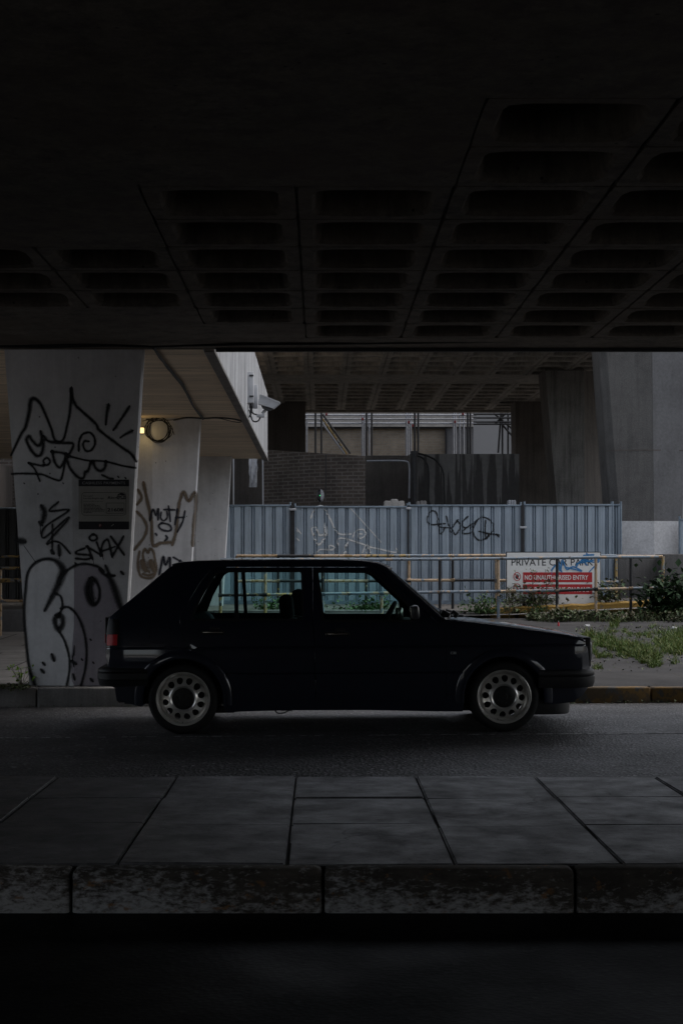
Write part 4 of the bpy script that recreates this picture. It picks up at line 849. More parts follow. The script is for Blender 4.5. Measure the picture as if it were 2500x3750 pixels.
for a, b, m_ in (((190, 130), (352, 352), 'steel'), ((205, 120), (365, 352), 'rail_yellow'), ((212, 100), (388, 350), 'darksteel'), ((1350, 70), (1330, 345), 'darksteel'), ((1300, 90), (1430, 200), 'darksteel'), ((1360, 170), (1440, 260), 'darksteel'), ((1310, 160), (1380, 90), 'darksteel')):
    MB().tube([sp(*a, YSC+.3), sp(*b, YSC+.3)], .03, 8).build('brace', M[m_], sc)
for x, y in ((235, 98), (465, 130), (800, 118), (760, 150), (785, 172), (1105, 95), (1055, 148)):
    MB().box(sp(x, y, YSC+.45), (.06, .07, .08), None, .01).build('clamp', M['redclamp'], sc)
bd = empty('office_building', P(1400, 1800, 50), 'buff brick building with pale bands behind the scaffold', 'building')
bp = lambda x, y, Y=50.0: P(*s6(x, y), Y)-Vector(bd.location)
def bq(mb, x0, x1, y0, y1, Y, d): a, b = bp(x0, y0, Y), bp(x1, y1, Y); mb.bb(a.x, b.x, a.y, a.y+d, b.z, a.z)
mb = MB(); bq(mb, -900, 1000, 186, 900, 50, .3); mb.build('brick_wall', M['buff'], bd, smooth=False)
mb = MB(); bq(mb, -900, 1172, -300, 178, 49.8, .5); mb.build('cladding_band', M['paleband'], bd, smooth=False)
mb = MB(); bq(mb, 1003, 1172, 182, 900, 49.9, .4); mb.build('corner_pier', M['smoothc'], bd, smooth=False)
mb = MB(); bq(mb, -900, 1000, 178, 187, 49.85, .3); bq(mb, 994, 1002, 186, 900, 49.85, .3); mb.build('shadow_gap', M['signblack'], bd, smooth=False)
tag(MB().bb(P(1500, 0, 75).x, P(3300, 0, 75).x, 75, 80, 0, 14).build('sky_screen', M['skygrey'], smooth=False), 'plain grey screen standing in for the sky beyond the scaffold', 'building')  # added grey screen in place of open sky
# ================================================================== VEGETATION
def leafquad(mb, p, size, d, up, fold=.25):
    d = d.normalized(); s = d.cross(up); s = s.normalized() if s.length > 1e-4 else Vector((1, 0, 0)); n = s.cross(d)
    b = len(mb.v); mb.v += [tuple(p), tuple(p+d*size*.5+s*size*.38+n*size*fold*.4), tuple(p+d*size), tuple(p+d*size*.5-s*size*.38+n*size*fold*.4), tuple(p+d*size*.5)]
    mb.f += [(b, b+1, b+4), (b+1, b+2, b+4), (b+2, b+3, b+4), (b+3, b, b+4)]
def rdir(up=.3): return Vector((random.gauss(0, 1), random.gauss(0, 1), random.gauss(up, .7))).normalized()
def blade(mb, p, h, w, lean):
    a = random.uniform(0, 6.28); s = Vector((math.cos(a), math.sin(a), 0)); l = Vector((random.gauss(0, 1), random.gauss(0, 1), 0))*lean; b = len(mb.v)
    for t, k in ((0, 1), (.4, .85), (.75, .55)):
        c = p+Vector((0, 0, h*(t-.35*t*t*min(1, l.length))))+l*h*t*t; mb.v += [tuple(c-s*w*k/2), tuple(c+s*w*k/2)]
    mb.v.append(tuple(p+Vector((0, 0, h*(1-.42*min(1, l.length))))+l*h*1.05)); mb.f += [(b, b+1, b+3, b+2), (b+2, b+3, b+5, b+4), (b+4, b+5, b+6)]
rnd = random.Random(11)
mb = MB()
for (px, py, rx, ry, n, h) in ((850, 735, 90, 26, 500, .2), (960, 785, 100, 36, 620, .22), (1080, 815, 120, 36, 700, .2), (1200, 850, 130, 40, 900, .22), (1300, 900, 110, 42, 800, .22), (1350, 950, 60, 24, 420, .18), (1440, 790, 130, 45, 800, .24), (1530, 745, 90, 40, 500, .25), (1500, 840, 90, 38, 500, .2), (1640, 800, 90, 60, 500, .24),
        (1170, 712, 60, 10, 160, .12), (1080, 684, 60, 10, 150, .1), (1255, 722, 60, 16, 200, .14), (890, 978, 28, 14, 120, .1), (950, 885, 70, 14, 200, .12), (1020, 640, 36, 20, 90, .3), (1500, 935, 26, 10, 50, .16), (1330, 645, 26, 8, 60, .14), (1130, 880, 140, 20, 260, .1), (980, 690, 30, 12, 60, .16), (860, 850, 20, 18, 90, .25), (1420, 700, 120, 12, 120, .16)):
    for i in range(int(n*1.45)):
        if i % 26 == 0: r0 = math.sqrt(random.random()); a0 = random.uniform(0, 6.283); hk = random.uniform(.5, 1.35)
        r = r0; p = on_ground(*g3(px+rx*r0*math.cos(a0)+random.gauss(0, 11), py+ry*r0*math.sin(a0)+random.gauss(0, 5)))
        blade(mb, p, .78*hk*h*random.uniform(.35, 1.2)*(1.1-.4*r), random.uniform(.004, .008), random.uniform(.2, 1.0))
tag(mb.build('grass', M['grass'], smooth=False, fix=False), 'long green grass tufts growing through the far paving joints', 'grass', None, 'stuff')
mb = MB()
for i in range(5200):
    xo = random.uniform(1930, 2620); t = random.random(); Y = 26.9+1.25*t+.25*math.sin(xo*.03); p = P(xo, 2270, Y)
    hh = (.10+.13*noise.noise(Vector((p.x*1.1, Y*.8, 3)))+.05*random.random())
    if xo < 2010: hh *= .5
    if noise.noise(Vector((p.x*2.2, Y*2.2, 9))) < -.22: continue
    p.z = gz(0, Y)+random.random()*max(.03, hh); leafquad(mb, p, random.uniform(.04, .09), rdir(.5), Vector((0, 0, 1)))
for i in range(900): 
    xo = random.uniform(1960, 2600); Y = random.uniform(26.7, 28); blade(mb, Vector((P(xo, 0, Y).x, Y, gz(0, Y))), random.uniform(.08, .26), .01, .7)
tag(mb.build('weeds', M['weed'], smooth=False, fix=False), 'strip of brown and green weeds along the foot of the front railing', 'weeds', None, 'stuff')
def clump(name, label, cat, xo, yo, Y, rx, ry, rz_, n, size, mat, grp=None, up=.4):
    base = P(xo, yo, Y); e = empty(name, base, label, cat, grp); mb = MB(); st = MB()
    for k in range(max(5, n//70)):
        a = Vector((random.gauss(0, .45)*rx, random.gauss(0, .4)*ry, rz_*random.uniform(.4, 1))); q = [Vector((a.x*.2, a.y*.2, -.1)), a*.5+Vector((0, 0, .05)), a]; st.tube(q, [.008, .006, .003], 5)
        for j in range(n//max(5, n//70)):
            t = random.random()**.7; c = q[0].lerp(q[2], t); r = .10+.16*rx*random.random(); c = c+Vector((random.gauss(0, r), random.gauss(0, r*.7), random.gauss(0, r*.6)))
            if c.z < 0: c.z = random.random()*.06
            leafquad(mb, c, size*random.uniform(.6, 1.3), rdir(up), Vector((0, 0, 1)))
    mb.build('leaves', M[mat], e, smooth=False, fix=False); st.build('stem', M['stem'], e); return e
pw = 'weed clumps in the bed under the hoarding'
clump('weed_clump', 'leafy weeds growing at the foot of the car park sign', 'weeds', 1965, 2212, 28.93, .85, .12, .30, 620, .07, 'weed', pw)
clump('weed_clump', 'weeds right of the car park sign in front of the concrete block', 'weeds', 2215, 2200, 29.0, .40, .15, .34, 420, .07, 'weed', pw)
clump('weed_clump', 'bright green weed tuft at the left end of the yellow kerb', 'weeds', 1778, 2248, 28.6, .30, .15, .30, 600, .055, 'green', pw, 1.0)
clump('weed_clump', 'green weeds seen through the front door window', 'weeds', 1335, 2238, 29.1, .75, .15, .20, 800, .06, 'green', pw)
clump('weed_clump', 'green weeds seen through the rear door window', 'weeds', 985, 2238, 29.1, .32, .15, .26, 420, .06, 'green', pw)
clump('weed_clump', 'small weed rooted in the middle of the yellow kerb', 'weeds', 1965, 2252, 28.7, .12, .08, .2, 170, .06, 'green', pw)
clump('weed_clump', 'small weed on the yellow kerb behind the cream railing post', 'weeds', 1892, 2250, 28.7, .10, .08, .16, 110, .06, 'weed', pw)
clump('ivy_bush', 'dark ivy bush with broad leaves at the right edge by the railing end', 'bush', 2455, 2268, 27.8, .62, .45, .80, 1500, .12, 'leaf')
def tall(label, xo, y0, y1, Y, n):
    e = empty('tall_weed', P(xo, y0, Y), label, 'weed', 'tall spindly weeds behind the bonnet'); H = (y0-y1)*Y/F; mb = MB(); st = MB()
    st.tube([(0, 0, -.05), (.02, 0, H*.5), (-.01, 0, H)], [.009, .006, .003], 5)
    for i in range(n):
        t = random.uniform(.08, 1); a = random.uniform(0, 6.28); r = .04+.16*math.sin(math.pi*min(1, t*1.05))*random.random(); b = Vector((r*math.cos(a), r*math.sin(a), H*t+r*.7))
        st.tube([(0, 0, H*t), tuple(b)], .0025, 4, False)
        for k in range(3): leafquad(mb, b+Vector((random.gauss(0, .02), 0, random.gauss(0, .02))), random.uniform(.03, .055), rdir(.4), Vector((0, 0, 1)))
    mb.build('leaves', M['weed'], e, smooth=False, fix=False); st.build('stem', M['stem'], e)
tall('tallest spindly weed rising in front of the red sign bars', 1998, 2268, 2085, 27.9, 38)
tall('shorter spindly weed beside the cream railing post', 1863, 2268, 2160, 27.9, 46)
tall('thin weed between the two red bars of the sign', 1948, 2262, 2088, 28.3, 16)
e = empty('seedling', on_ground(80, 2512), 'small bright green seedling at the left foot of the graffitied pillar', 'plant'); mb = MB(); st = MB()
for k in range(16):
    a = Vector((random.gauss(0, .07), random.gauss(0, .05), random.uniform(.04, .17))); st.tube([(0, 0, 0), tuple(a*.6), tuple(a)], .002, 4)
    for j in range(3): leafquad(mb, a+Vector((random.gauss(0, .015), 0, random.gauss(0, .012))), random.uniform(.025, .05), rdir(.2), Vector((0, 0, 1)))
mb.build('leaves', M['bright'], e, smooth=False, fix=False); st.build('stem', M['stem'], e)
mb = MB()
for i in range(500):
    p = on_ground(random.uniform(-60, 108), 2518+random.gauss(0, 4)); p.z += random.random()*.018; leafquad(mb, p, random.uniform(.015, .04), rdir(.1), Vector((0, 0, 1)))
for i in range(420):
    X = random.uniform(1.6, 6); Y = 14.885-abs(random.gauss(0, .03)); leafquad(mb, Vector((X, Y, road_z(X)+.006+random.random()*.012)), random.uniform(.01, .035), rdir(0), Vector((0, 0, 1)))
for i in range(1500):
    p = on_ground(*g3(random.uniform(700, 1700), min(1000, 640+abs(random.gauss(0, 150))))); p.z += .004+random.random()*.012; leafquad(mb, p, random.uniform(.015, .05), rdir(.1), Vector((0, 0, 1)))
for i in range(200):
    X = random.uniform(-5, 0); Y = 14.885-abs(random.gauss(0, .02)); leafquad(mb, Vector((X, Y, road_z(X)+.006+random.random()*.01)), random.uniform(.01, .03), rdir(0), Vector((0, 0, 1)))
tag(mb.build('leaf_litter', M['weed'], smooth=False, fix=False), 'thin line of dry leaf litter and dirt along the kerbs', 'litter', None, 'stuff')
e = empty('plastic_bottle', P(2044, 2304, 25.6), 'small red plastic bottle lying upright at the front of the weeds', 'bottle'); e.location.z = gz(0, 25.6); e.scale = (.45, .45, .45)
MB().lathe([(0, 0), (.035, 0), (.035, .09), (.014, .13), (.012, .15), (0, .15)], 16, 'z').build('body', M['red'], e); MB().lathe([(.014, .15), (.016, .152), (.016, .17), (0, .172)], 12, 'z').build('cap', M['litter'], e)
for i, (px, py, lb) in enumerate(((810, 650, 'scrap of white litter in the weeds right of the red bottle'), (1490, 668, 'scrap of white litter on the far paving near the right edge'), (755, 525, 'scrap of white litter on the ramp below the yellow kerb'))):
    c = on_ground(*g3(px, py)) if i < 2 else P(*g3(px, py), 28.5); c.z = gz(0, c.y)+.03 if i < 2 else c.z
    bm = bmesh.new(); bmesh.ops.create_icosphere(bm, subdivisions=2, radius=.05)
    for v in bm.verts: v.co *= .6+.7*noise.noise(v.co*30+Vector((i, 0, 0)))
    mb = MB(); bm.verts.index_update(); mb.add([(v.co.x*1.4, v.co.y, v.co.z*.6) for v in bm.verts], [[v.index for v in f.verts] for f in bm.faces]); bm.free()
    o = mb.build('litter_scrap', M['litter'], smooth=False); o.location = c; tag(o, lb, 'litter', 'scraps of litter')

# ================================================================== CAR
YCAR = 13.2; CX = .18
car = empty('parked_car', (CX, YCAR, 0), 'dark navy five-door hatchback with silver holed wheels parked side-on', 'car'); car.rotation_euler.y = -SLOPE
def interp(t, tab):
    if t <= tab[0][0]: return tab[0][1]
    for (a, va), (b, vb) in zip(tab, tab[1:]):
        if t <= b: return va+(vb-va)*(t-a)/(b-a)
    return tab[-1][1]
WT = ((.12, .785), (.22, .808), (.35, .822), (.455, .832), (.462, .826), (.47, .834), (.55, .844), (.60, .844), (.652, .8395), (.658, .833), (.666, .831), (.672, .838), (.70, .8345), (.78, .822), (.86, .800), (1.0, .735), (1.22, .625), (1.33, .575))
def W(x, z):
    w = interp(z, WT)
    if x > .9: w -= .05*((x-.9)/1.0)**2
    if x < -1.0: w -= .045*((-1.0-x)/.85)**2
    for d, r in ((1.915-x, .10), (x+1.84, .09)):
        if d < r: w -= r-math.sqrt(max(0, r*r-(r-max(d, 0))**2))
    return w
def C(xo, yo, yl):
    p = P(xo, yo, YCAR+yl); return p.x-CX, p.z-road_z(p.x)
def CS(xo, yo, k=0.0):
    yl = -.83
    for _ in range(8): x, z = C(xo, yo, yl); yl = -W(x, z)-k
    return x, z
def cpoly(pts): return [CS(*p) for p in pts]
def roundp(poly, r, n=5):
    out = []; m = len(poly)
    for i in range(m):
        a, b, c = Vector(poly[i-1]), Vector(poly[i]), Vector(poly[(i+1) % m]); d0, d1 = a-b, c-b
        k = min(r, d0.length*.45, d1.length*.45)
        if d0.length < 1e-6 or d1.length < 1e-6: continue
        if d0.angle(d1) > 2.75: out.append(tuple(b)); continue
        p, q = b+d0.normalized()*k, b+d1.normalized()*k
        for j in range(n+1): t = j/n; out.append(tuple((1-t)**2*p+2*t*(1-t)*b+t*t*q))
    return out
def area(p): return sum(a[0]*b[1]-b[0]*a[1] for a, b in zip(p, p[1:]+p[:1]))/2
def offset(poly, d):
    "grow (d>0) a polygon"
    s = 1 if area(poly) > 0 else -1; out = []; m = len(poly)
    for i in range(m):
        a, b, c = Vector(poly[i-1]), Vector(poly[i]), Vector(poly[(i+1) % m]); t0 = (b-a); t1 = (c-b)
        t0 = t0.normalized() if t0.length > 1e-7 else t1.normalized(); t1 = t1.normalized() if t1.length > 1e-7 else t0
        n = Vector((t0.y+t1.y, -(t0.x+t1.x)))*s; n = n.normalized() if n.length > 1e-6 else Vector((t0.y, -t0.x))*s
        out.append(tuple(b+n*d))
    return out
def dens(poly, s):
    out = []; m = len(poly)
    for i in range(m):
        a, b = Vector(poly[i]), Vector(poly[(i+1) % m]); k = max(1, int((b-a).length/s))
        out += [tuple(a.lerp(b, j/k)) for j in range(k)]
    return out
def inside(p, poly):
    x, y = p; c = False; j = len(poly)-1
    for i in range(len(poly)):
        xi, yi = poly[i]; xj, yj = poly[j]
        if (yi > y) != (yj > y) and x < (xj-xi)*(y-yi)/(yj-yi)+xi: c = not c
        j = i
    return c
ROWS = (.455, .462, .47, .60, .626, .652, .658, .666, .672, .70)
def atrows(poly):
    out = []; m = len(poly)
    for i in range(m):
        a, b = poly[i], poly[(i+1) % m]; out.append(a)
        cut = sorted(((r-a[1])/(b[1]-a[1]) for r in ROWS if (a[1]-r)*(b[1]-r) < -1e-9), key=lambda t: t)
        out += [(a[0]+(b[0]-a[0])*t, a[1]+(b[1]-a[1])*t) for t in cut if .02 < t < .98]
    return out
def panel2d(mb, outer, holes, fy, sp=.06, flange=.02, mirror=False, only_far=False, flange_holes=True):
    outer = atrows(dens(outer, sp*.7)); holes = [atrows(dens(h, sp*.7)) for h in holes]; loops = [outer]+holes
    pts = []; edges = []
    for L_ in loops:
        b = len(pts); pts += [Vector(p) for p in L_]; edges += [(b+i, b+(i+1) % len(L_)) for i in range(len(L_))]
    x0, x1 = min(p[0] for p in outer), max(p[0] for p in outer); z0, z1 = min(p[1] for p in outer), max(p[1] for p in outer)
    zs = [z0+i*sp for i in range(1, int((z1-z0)/sp)+1)]; zs = [z for z in zs if min(abs(z-r) for r in ROWS) > sp*.4]+[r for r in ROWS if z0 < r < z1]
    bpts = pts[:]
    for z in zs:
        x = x0+sp*.5
        while x < x1:
            if inside((x, z), outer) and not any(inside((x, z), h) for h in holes) and min((p.x-x)**2+(p.y-z)**2 for p in bpts) > (sp*.3)**2: pts.append(Vector((x, z)))
            x += sp
    r = delaunay_2d_cdt(pts, edges, [], 0, 1e-6); V, Fc = r[0], r[2]
    ok = []
    for f in Fc:
        c = sum((V[i] for i in f), Vector((0, 0)))/len(f)
        if inside(c, outer) and not any(inside(c, h) for h in holes): ok.append(f)
    for sgn in ((1,) if only_far else (-1, 1) if mirror else (-1,)):
        mb.add([(v.x, sgn*fy(v.x, v.y), v.y) for v in V], [tuple(f) for f in ok])
        if flange:
            for li, L_ in enumerate(loops):
                if li and not flange_holes: continue
                n = len(L_); mb.add([(p[0], sgn*fy(*p), p[1]) for p in L_]+[(p[0], sgn*(fy(*p)-flange), p[1]) for p in L_], [(i, (i+1) % n, n+(i+1) % n, n+i) for i in range(n)])
# outlines in photo pixels
RA, FA = (671, 2560), (1846.5, 2551.5)
def arc(c, r, a0, a1, n=22): return [(c[0]+r*math.cos(R(a0+(a1-a0)*i/n)), c[1]-r*math.sin(R(a0+(a1-a0)*i/n))) for i in range(n+1)]
ROOF = [(635, 2073), (660, 2067), (700, 2063), (740, 2060.5), (840, 2058), (1000, 2057), (1200, 2056.5), (1320, 2060), (1380, 2068), (1405, 2076), (1418, 2084)]
ASCR = [(1418, 2084), (1470, 2131), (1520, 2177), (1570, 2222), (1622, 2270)]
BON = [(1622, 2272), (1680, 2278), (1750, 2286), (1830, 2296), (1900, 2305), (2000, 2319), (2075, 2330), (2120, 2338), (2142, 2347)]
FRONT = [(2142, 2347), (2152, 2372), (2157, 2405), (2160, 2450)]
FLOW = [(2160, 2450), (2152, 2520), (2135, 2545), (2110, 2563), (2095, 2572)]
HATCH = [(405, 2260), (422, 2245), (465, 2210), (540, 2150), (590, 2108), (618, 2083), (635, 2073)]
REAR = [(397, 2442), (390, 2410), (390, 2366), (393, 2320), (399, 2272), (405, 2260)]
side = ([(397, 2442)]+REAR[1:]+HATCH[1:]+ROOF[1:]+ASCR[1:]+BON[1:]+FRONT[1:]+FLOW[1:]+[(2010, 2580)]+arc(FA, 150, -10, 190)+[(1694, 2606), (1600, 2606), (1350, 2601), (1050, 2602), (900, 2606), (835, 2610)]+arc(RA, 150, -12, 190)+[(515, 2588), (428, 2566), (421, 2520), (404, 2510)])
rear_l = [(856, 2566), (854, 2520), (846, 2490), (832, 2462), (812, 2432), (788, 2409), (745, 2389), (702, 2379), (688, 2368), (667, 2308), (660, 2272), (664, 2255), (690, 2210), (740, 2130), (772, 2092), (806, 2078)]
front_r = [(1360, 2078), (1392, 2088), (1612, 2288), (1630, 2302), (1634, 2332), (1634, 2566)]
doorhole = cpoly(rear_l+front_r)
rdoor = cpoly(rear_l+[(1146, 2078), (1146, 2270), (1152, 2330), (1157, 2566)]); fdoor = cpoly([(1160, 2566), (1155, 2330), (1149, 2270), (1149, 2078)]+front_r)
flap = roundp(cpoly([(552, 2298), (628, 2298), (628, 2355), (563, 2355), (550, 2345)]), .02)
rwin = roundp(cpoly([(702, 2270), (712, 2246), (736, 2192), (788, 2106), (812, 2093), (1110, 2092), (1113, 2270)]), .025); fwin = roundp(cpoly([(1186, 2268), (1178, 2190), (1165, 2094), (1350, 2095), (1382, 2110), (1500, 2218), (1512, 2274), (1198, 2274)]), .022)
lampo = cpoly([(391, 2366), (392, 2335), (394, 2316), (400, 2268), (441, 2268), (440, 2320), (435, 2366)])
Wf = lambda x, z: W(x, z)
mb = MB()
panel2d(mb, cpoly(side), [offset(doorhole, .003), offset(flap, .003)], Wf, .07, .03, True)
T = [-1, -.985, -.96, -.92, -.82, -.6, -.3, 0, .3, .6, .82, .92, .96, .985, 1]
def skin(mb, line, crown, bx0, bx1, p=6, zx=0, trange=T, k=0.0):
    rows = []
    for i, (xo, yo) in enumerate(line):
        x, z = CS(xo, yo); w = W(x, z); s = i/(len(line)-1)
        rows.append([(x+(bx0+(bx1-bx0)*s)*(1-t*t)+k*zx, t*w, z+crown*(1-abs(t)**p)*(math.sin(math.pi*min(1, max(0, .12+.76*s))) if p == 6 else 1)) for t in trange])
    mb.grid(rows)
skin(mb, ROOF, .022, -.02, .06, 4)
skin(mb, REAR, .0, -.03, -.03); skin(mb, [(404, 2510), (421, 2520), (428, 2566), (440, 2575)], 0, -.03, -.03); skin(mb, FRONT, 0, .025, .03); skin(mb, FLOW, 0, .03, .02); skin(mb, [(397, 2442), (404, 2510)], 0, -.03, -.03)
mb.build('body', M['paint'], car, angle=28)
# roof gutter, bonnet edge
for sg_ in (-1, 1):
    pts = [(x, sg_*(W(x, z)-.004), z+.006) for x, z in cpoly(ROOF+ASCR[1:])]; MB().tube(catmull3(pts, 4), .0085, 8).build('roof_gutter', M['paint'], car)
mb = MB(); skin(mb, BON, .016, .10, .035)
skin(mb, [(2142, 2347), (2144, 2351)], 0, .035, .035)
mb.build('bonnet', M['paint'], car, angle=50)
for sg_ in (-1, 1): MB().tube(catmull3([(x, sg_*(W(x, z)+.0005), z-.001) for x, z in cpoly(BON)], 4), .011, 10).build('wing_crease', M['paint'], car)
mb = MB(); skin(mb, HATCH, .0, -.02, -.03, 2); mb.build('tailgate', M['paint'], car, angle=40)
mb = MB(); Tg = [-.8, -.5, 0, .5, .8]; skin(mb, [(475, 2201), (540, 2149), (600, 2098)], .0, -.03, -.034, 2, 1, Tg, -.006); mb.build('rear_screen', M['glassdark'], car)
mb = MB(); skin(mb, ASCR, .0, .06, .10, 2); mb.build('windscreen', M['glassdark'], car)
mb = MB()
for sg_ in (-1, 1): mb.tube([(x+.002, sg_*(W(x, z)-.014), z) for x, z in cpoly(ASCR)], .016, 8)
x0, z0 = CS(1418, 2084); x1, z1 = CS(1622, 2270); 
mb.tube([(x0+.06*(1-t*t), t*W(x0, z0), z0+.004) for t in T], .012, 8); mb.tube([(x1+.10*(1-t*t)+.01, t*W(x1, z1), z1) for t in T], .014, 8)
mb.build('windscreen_seal', M['trim'], car)
for sgn, far in ((-1, False), (1, True)):
    for nm, dp, wp in (('front_door', fdoor, fwin), ('rear_door', rdoor, rwin)):
        mb = MB(); panel2d(mb, offset(dp, -.0005), [wp], Wf, .06, .03, only_far=far); d = mb.build(nm, M['paint'], car, angle=28)
        mb = MB(); panel2d(mb, offset(wp, .004), [], lambda x, z: W(x, z)-.016, .08, 0, only_far=far); mb.build('window', M['glass'], d, fix=False)
        mb = MB(); panel2d(mb, offset(wp, .010), [offset(wp, -.008)], lambda x, z: W(x, z)+.0015, .09, .012, only_far=far); mb.build('window_seal', M['trim'], d)
        if nm == 'rear_door':
            mb = MB(); panel2d(mb, cpoly([(861, 2096), (875, 2096), (876, 2268), (861, 2268)]), [], lambda x, z: W(x, z)-.006, .05, .03, only_far=far); mb.build('quarter_bar', M['trim'], d)
        hx0, hx1, hy0, hy1 = ((745, 818, 2312, 2320) if nm == 'rear_door' else (1203, 1276, 2318, 2326))
        mb = MB(); (xa, za), (xb, zb) = CS(hx0-6, hy0-3), CS(hx1+6, hy1+4); w = W(xa, za); mb.box(((xa+xb)/2, sgn*(w+.006), (za+zb)/2), (xb-xa, .022, za-zb), None, .005)
        (xc, zc2), (xd, zd) = CS((hx0+hx1)/2-10, hy0-16), CS(hx1-12, hy0+1); mb.box(((xc+xd)/2, sgn*(w-.006), (zc2+zd)/2), (xd-xc, .022, zc2-zd), None, .008)
        h = mb.build('handle', M['trim'], d)
        mb = MB(); (xa, za), (xb, zb) = CS(hx0, hy0), CS(hx1, hy1); mb.box(((xa+xb)/2, sgn*(w+.019), (za+zb)/2), (xb-xa, .010, .010), None, .003)
        if nm == 'front_door': (xa, za) = CS(1197, 2322); mb.lathe([(0, sgn*(w+.006)), (.009, sgn*(w+.006)), (.009, sgn*(w-.01))], 16, 'y', (xa, 0, za))
        mb.build('handle_insert', M['chrome'], h)
    mb = MB(); panel2d(mb, flap, [], lambda x, z: W(x, z)+.001, .04, .02, only_far=far)
    if sgn < 0: mb.build('fuel_flap', M['paint'], car)
    # door mirror
    c = CS(1517, 2240); mb = MB(); yy = sgn*.93
    mb.box((c[0]-.0, yy, c[1]), (.062, .17, .108), Matrix.Rotation(-.12, 3, 'Y'), .022); mr = mb.build('door_mirror', M['mirrorcap'], car)
    mb = MB(); mb.box((c[0]-.030, yy, c[1]), (.006, .14, .084), Matrix.Rotation(-.12, 3, 'Y'), .002); mb.build('mirror_glass', M['chrome'], mr)
    mb = MB(); q = CS(1512, 2268); mb.tube([(c[0]+.01, sgn*.86, c[1]-.02), (q[0], sgn*.79, q[1]+.012)], .022, 8); panel2d(mb, cpoly([(1500, 2222), (1535, 2268), (1512, 2272)]), [], lambda x, z: W(x, z)+.006, .05, .02, only_far=far); mb.build('mirror_base', M['trim'], mr)
    # lamps
    mb = MB(); panel2d(mb, lampo, [], lambda x, z: W(x, z)+.004, .04, .03, only_far=far)
    mb.box((-1.838, sgn*.52, .80), (.02, .26, .20), None, .006)
    tl = mb.build('tail_light', M['smoke'], car)
    mb = MB(); panel2d(mb, offset(cpoly([(393, 2364), (394, 2334), (396, 2323), (434, 2323), (432, 2364)]), -.002), [], lambda x, z: W(x, z)+.0065, .04, .02, only_far=far); mb.box((-1.842, sgn*.52, .735), (.02, .25, .075), None, .006); mb.build('red_lens', M['redlens'], tl)
    mb = MB(); a, b = CS(1651, 2387), CS(1672, 2396); w = W(*a); mb.box(((a[0]+b[0])/2, sgn*(w+.003), (a[1]+b[1])/2), (b[0]-a[0], .01, a[1]-b[1]), None, .002); sr = mb.build('side_repeater', M['clearlens'], car)
    mb = MB(); mb.box((a[0]+.014, sgn*(w+.009), (a[1]+b[1])/2), (.012, .002, .012)); mb.build('repeater_badge', M['signblack'], sr, smooth=False)
    mb = MB(); mb.lathe([(0, .03), (.075, .022), (.088, .004), (.09, -.03)], 32, 'x', (1.93, sgn*.52, .60)); mb.build('headlight', M['clearlens'], car)
    # wheel arch trims
    for c0 in (RA, FA):
        cx, cz = CS(*c0, -.0); rows = []
        for i in range(45):
            a = R(-8+196*i/44); row = []
            for r, dy in ((.306, -.06), (.306, .004), (.311, .013), (.324, .017), (.345, .012), (.366, .008), (.374, .004), (.378, -.004)):
                x, z = cx+r*math.cos(a), cz+r*math.sin(a); row.append((x, sgn*(W(x, max(.2, z))+dy), z))
            rows.append(row)
        mb = MB(); mb.grid(rows); mb.build('wheel_arch', M['paint'], car, angle=40)
# bumpers and spoiler
def bumper(name, path, sec, mat):
    mb = MB(); half = [Vector(p) for p in path]; full = half+[Vector((p.x, -p.y)) for p in half[::-1]]; rows = []
    for i, p in enumerate(full):
        t = (full[min(i+1, len(full)-1)]-full[max(i-1, 0)]).normalized(); n = Vector((t.y, -t.x))
        if n.dot(p) < 0: n = -n
        rows.append([(p.x+n.x*d, p.y+n.y*d, z) for d, z in sec])
    mb.grid(rows); m = len(sec); mb.add(rows[0], [tuple(range(m))]); mb.add(rows[-1], [tuple(range(m))]); return mb.build(name, mat, car, angle=40)
def corner(xc, yc, r, sgn, n=6): return [(xc+sgn*r*math.sin(R(90*i/n)), yc-r*math.cos(R(90*i/n))) for i in range(n+1)]
bumper('front_bumper', [(1.50, -.815), (1.60, -.812)]+corner(1.78, -.665, .14, 1)+[(1.935, -.3), (1.94, -.01)], [(-.04, .475), (.012, .475), (.03, .468), (.036, .45), (.034, .43), (.030, .425), (.036, .42), (.034, .37), (.022, .338), (-.04, .334)], M['trim'])
bumper('rear_bumper', [(-1.50, -.805), (-1.60, -.800)]+corner(-1.745, -.665, .13, -1)+[(-1.882, -.3), (-1.885, -.01)], [(-.04, .518), (.008, .516), (.028, .502), (.034, .485), (.026, .478), (.034, .470), (.034, .425), (.024, .419), (.03, .412), (.018, .375), (-.04, .365)], M['trim'])
bumper('front_spoiler', [(1.42, -.76), (1.55, -.755)]+corner(1.62, -.62, .13, 1)+[(1.755, -.3), (1.757, -.01)], [(-.06, .245), (.014, .242), (.018, .19), (.013, .135), (.002, .127), (-.06, .13)], M['trim'])
mb = MB(); mb.bb(1.86, 1.925, -.70, .70, .49, .72, .01); mb.build('grille', M['trim'], car)
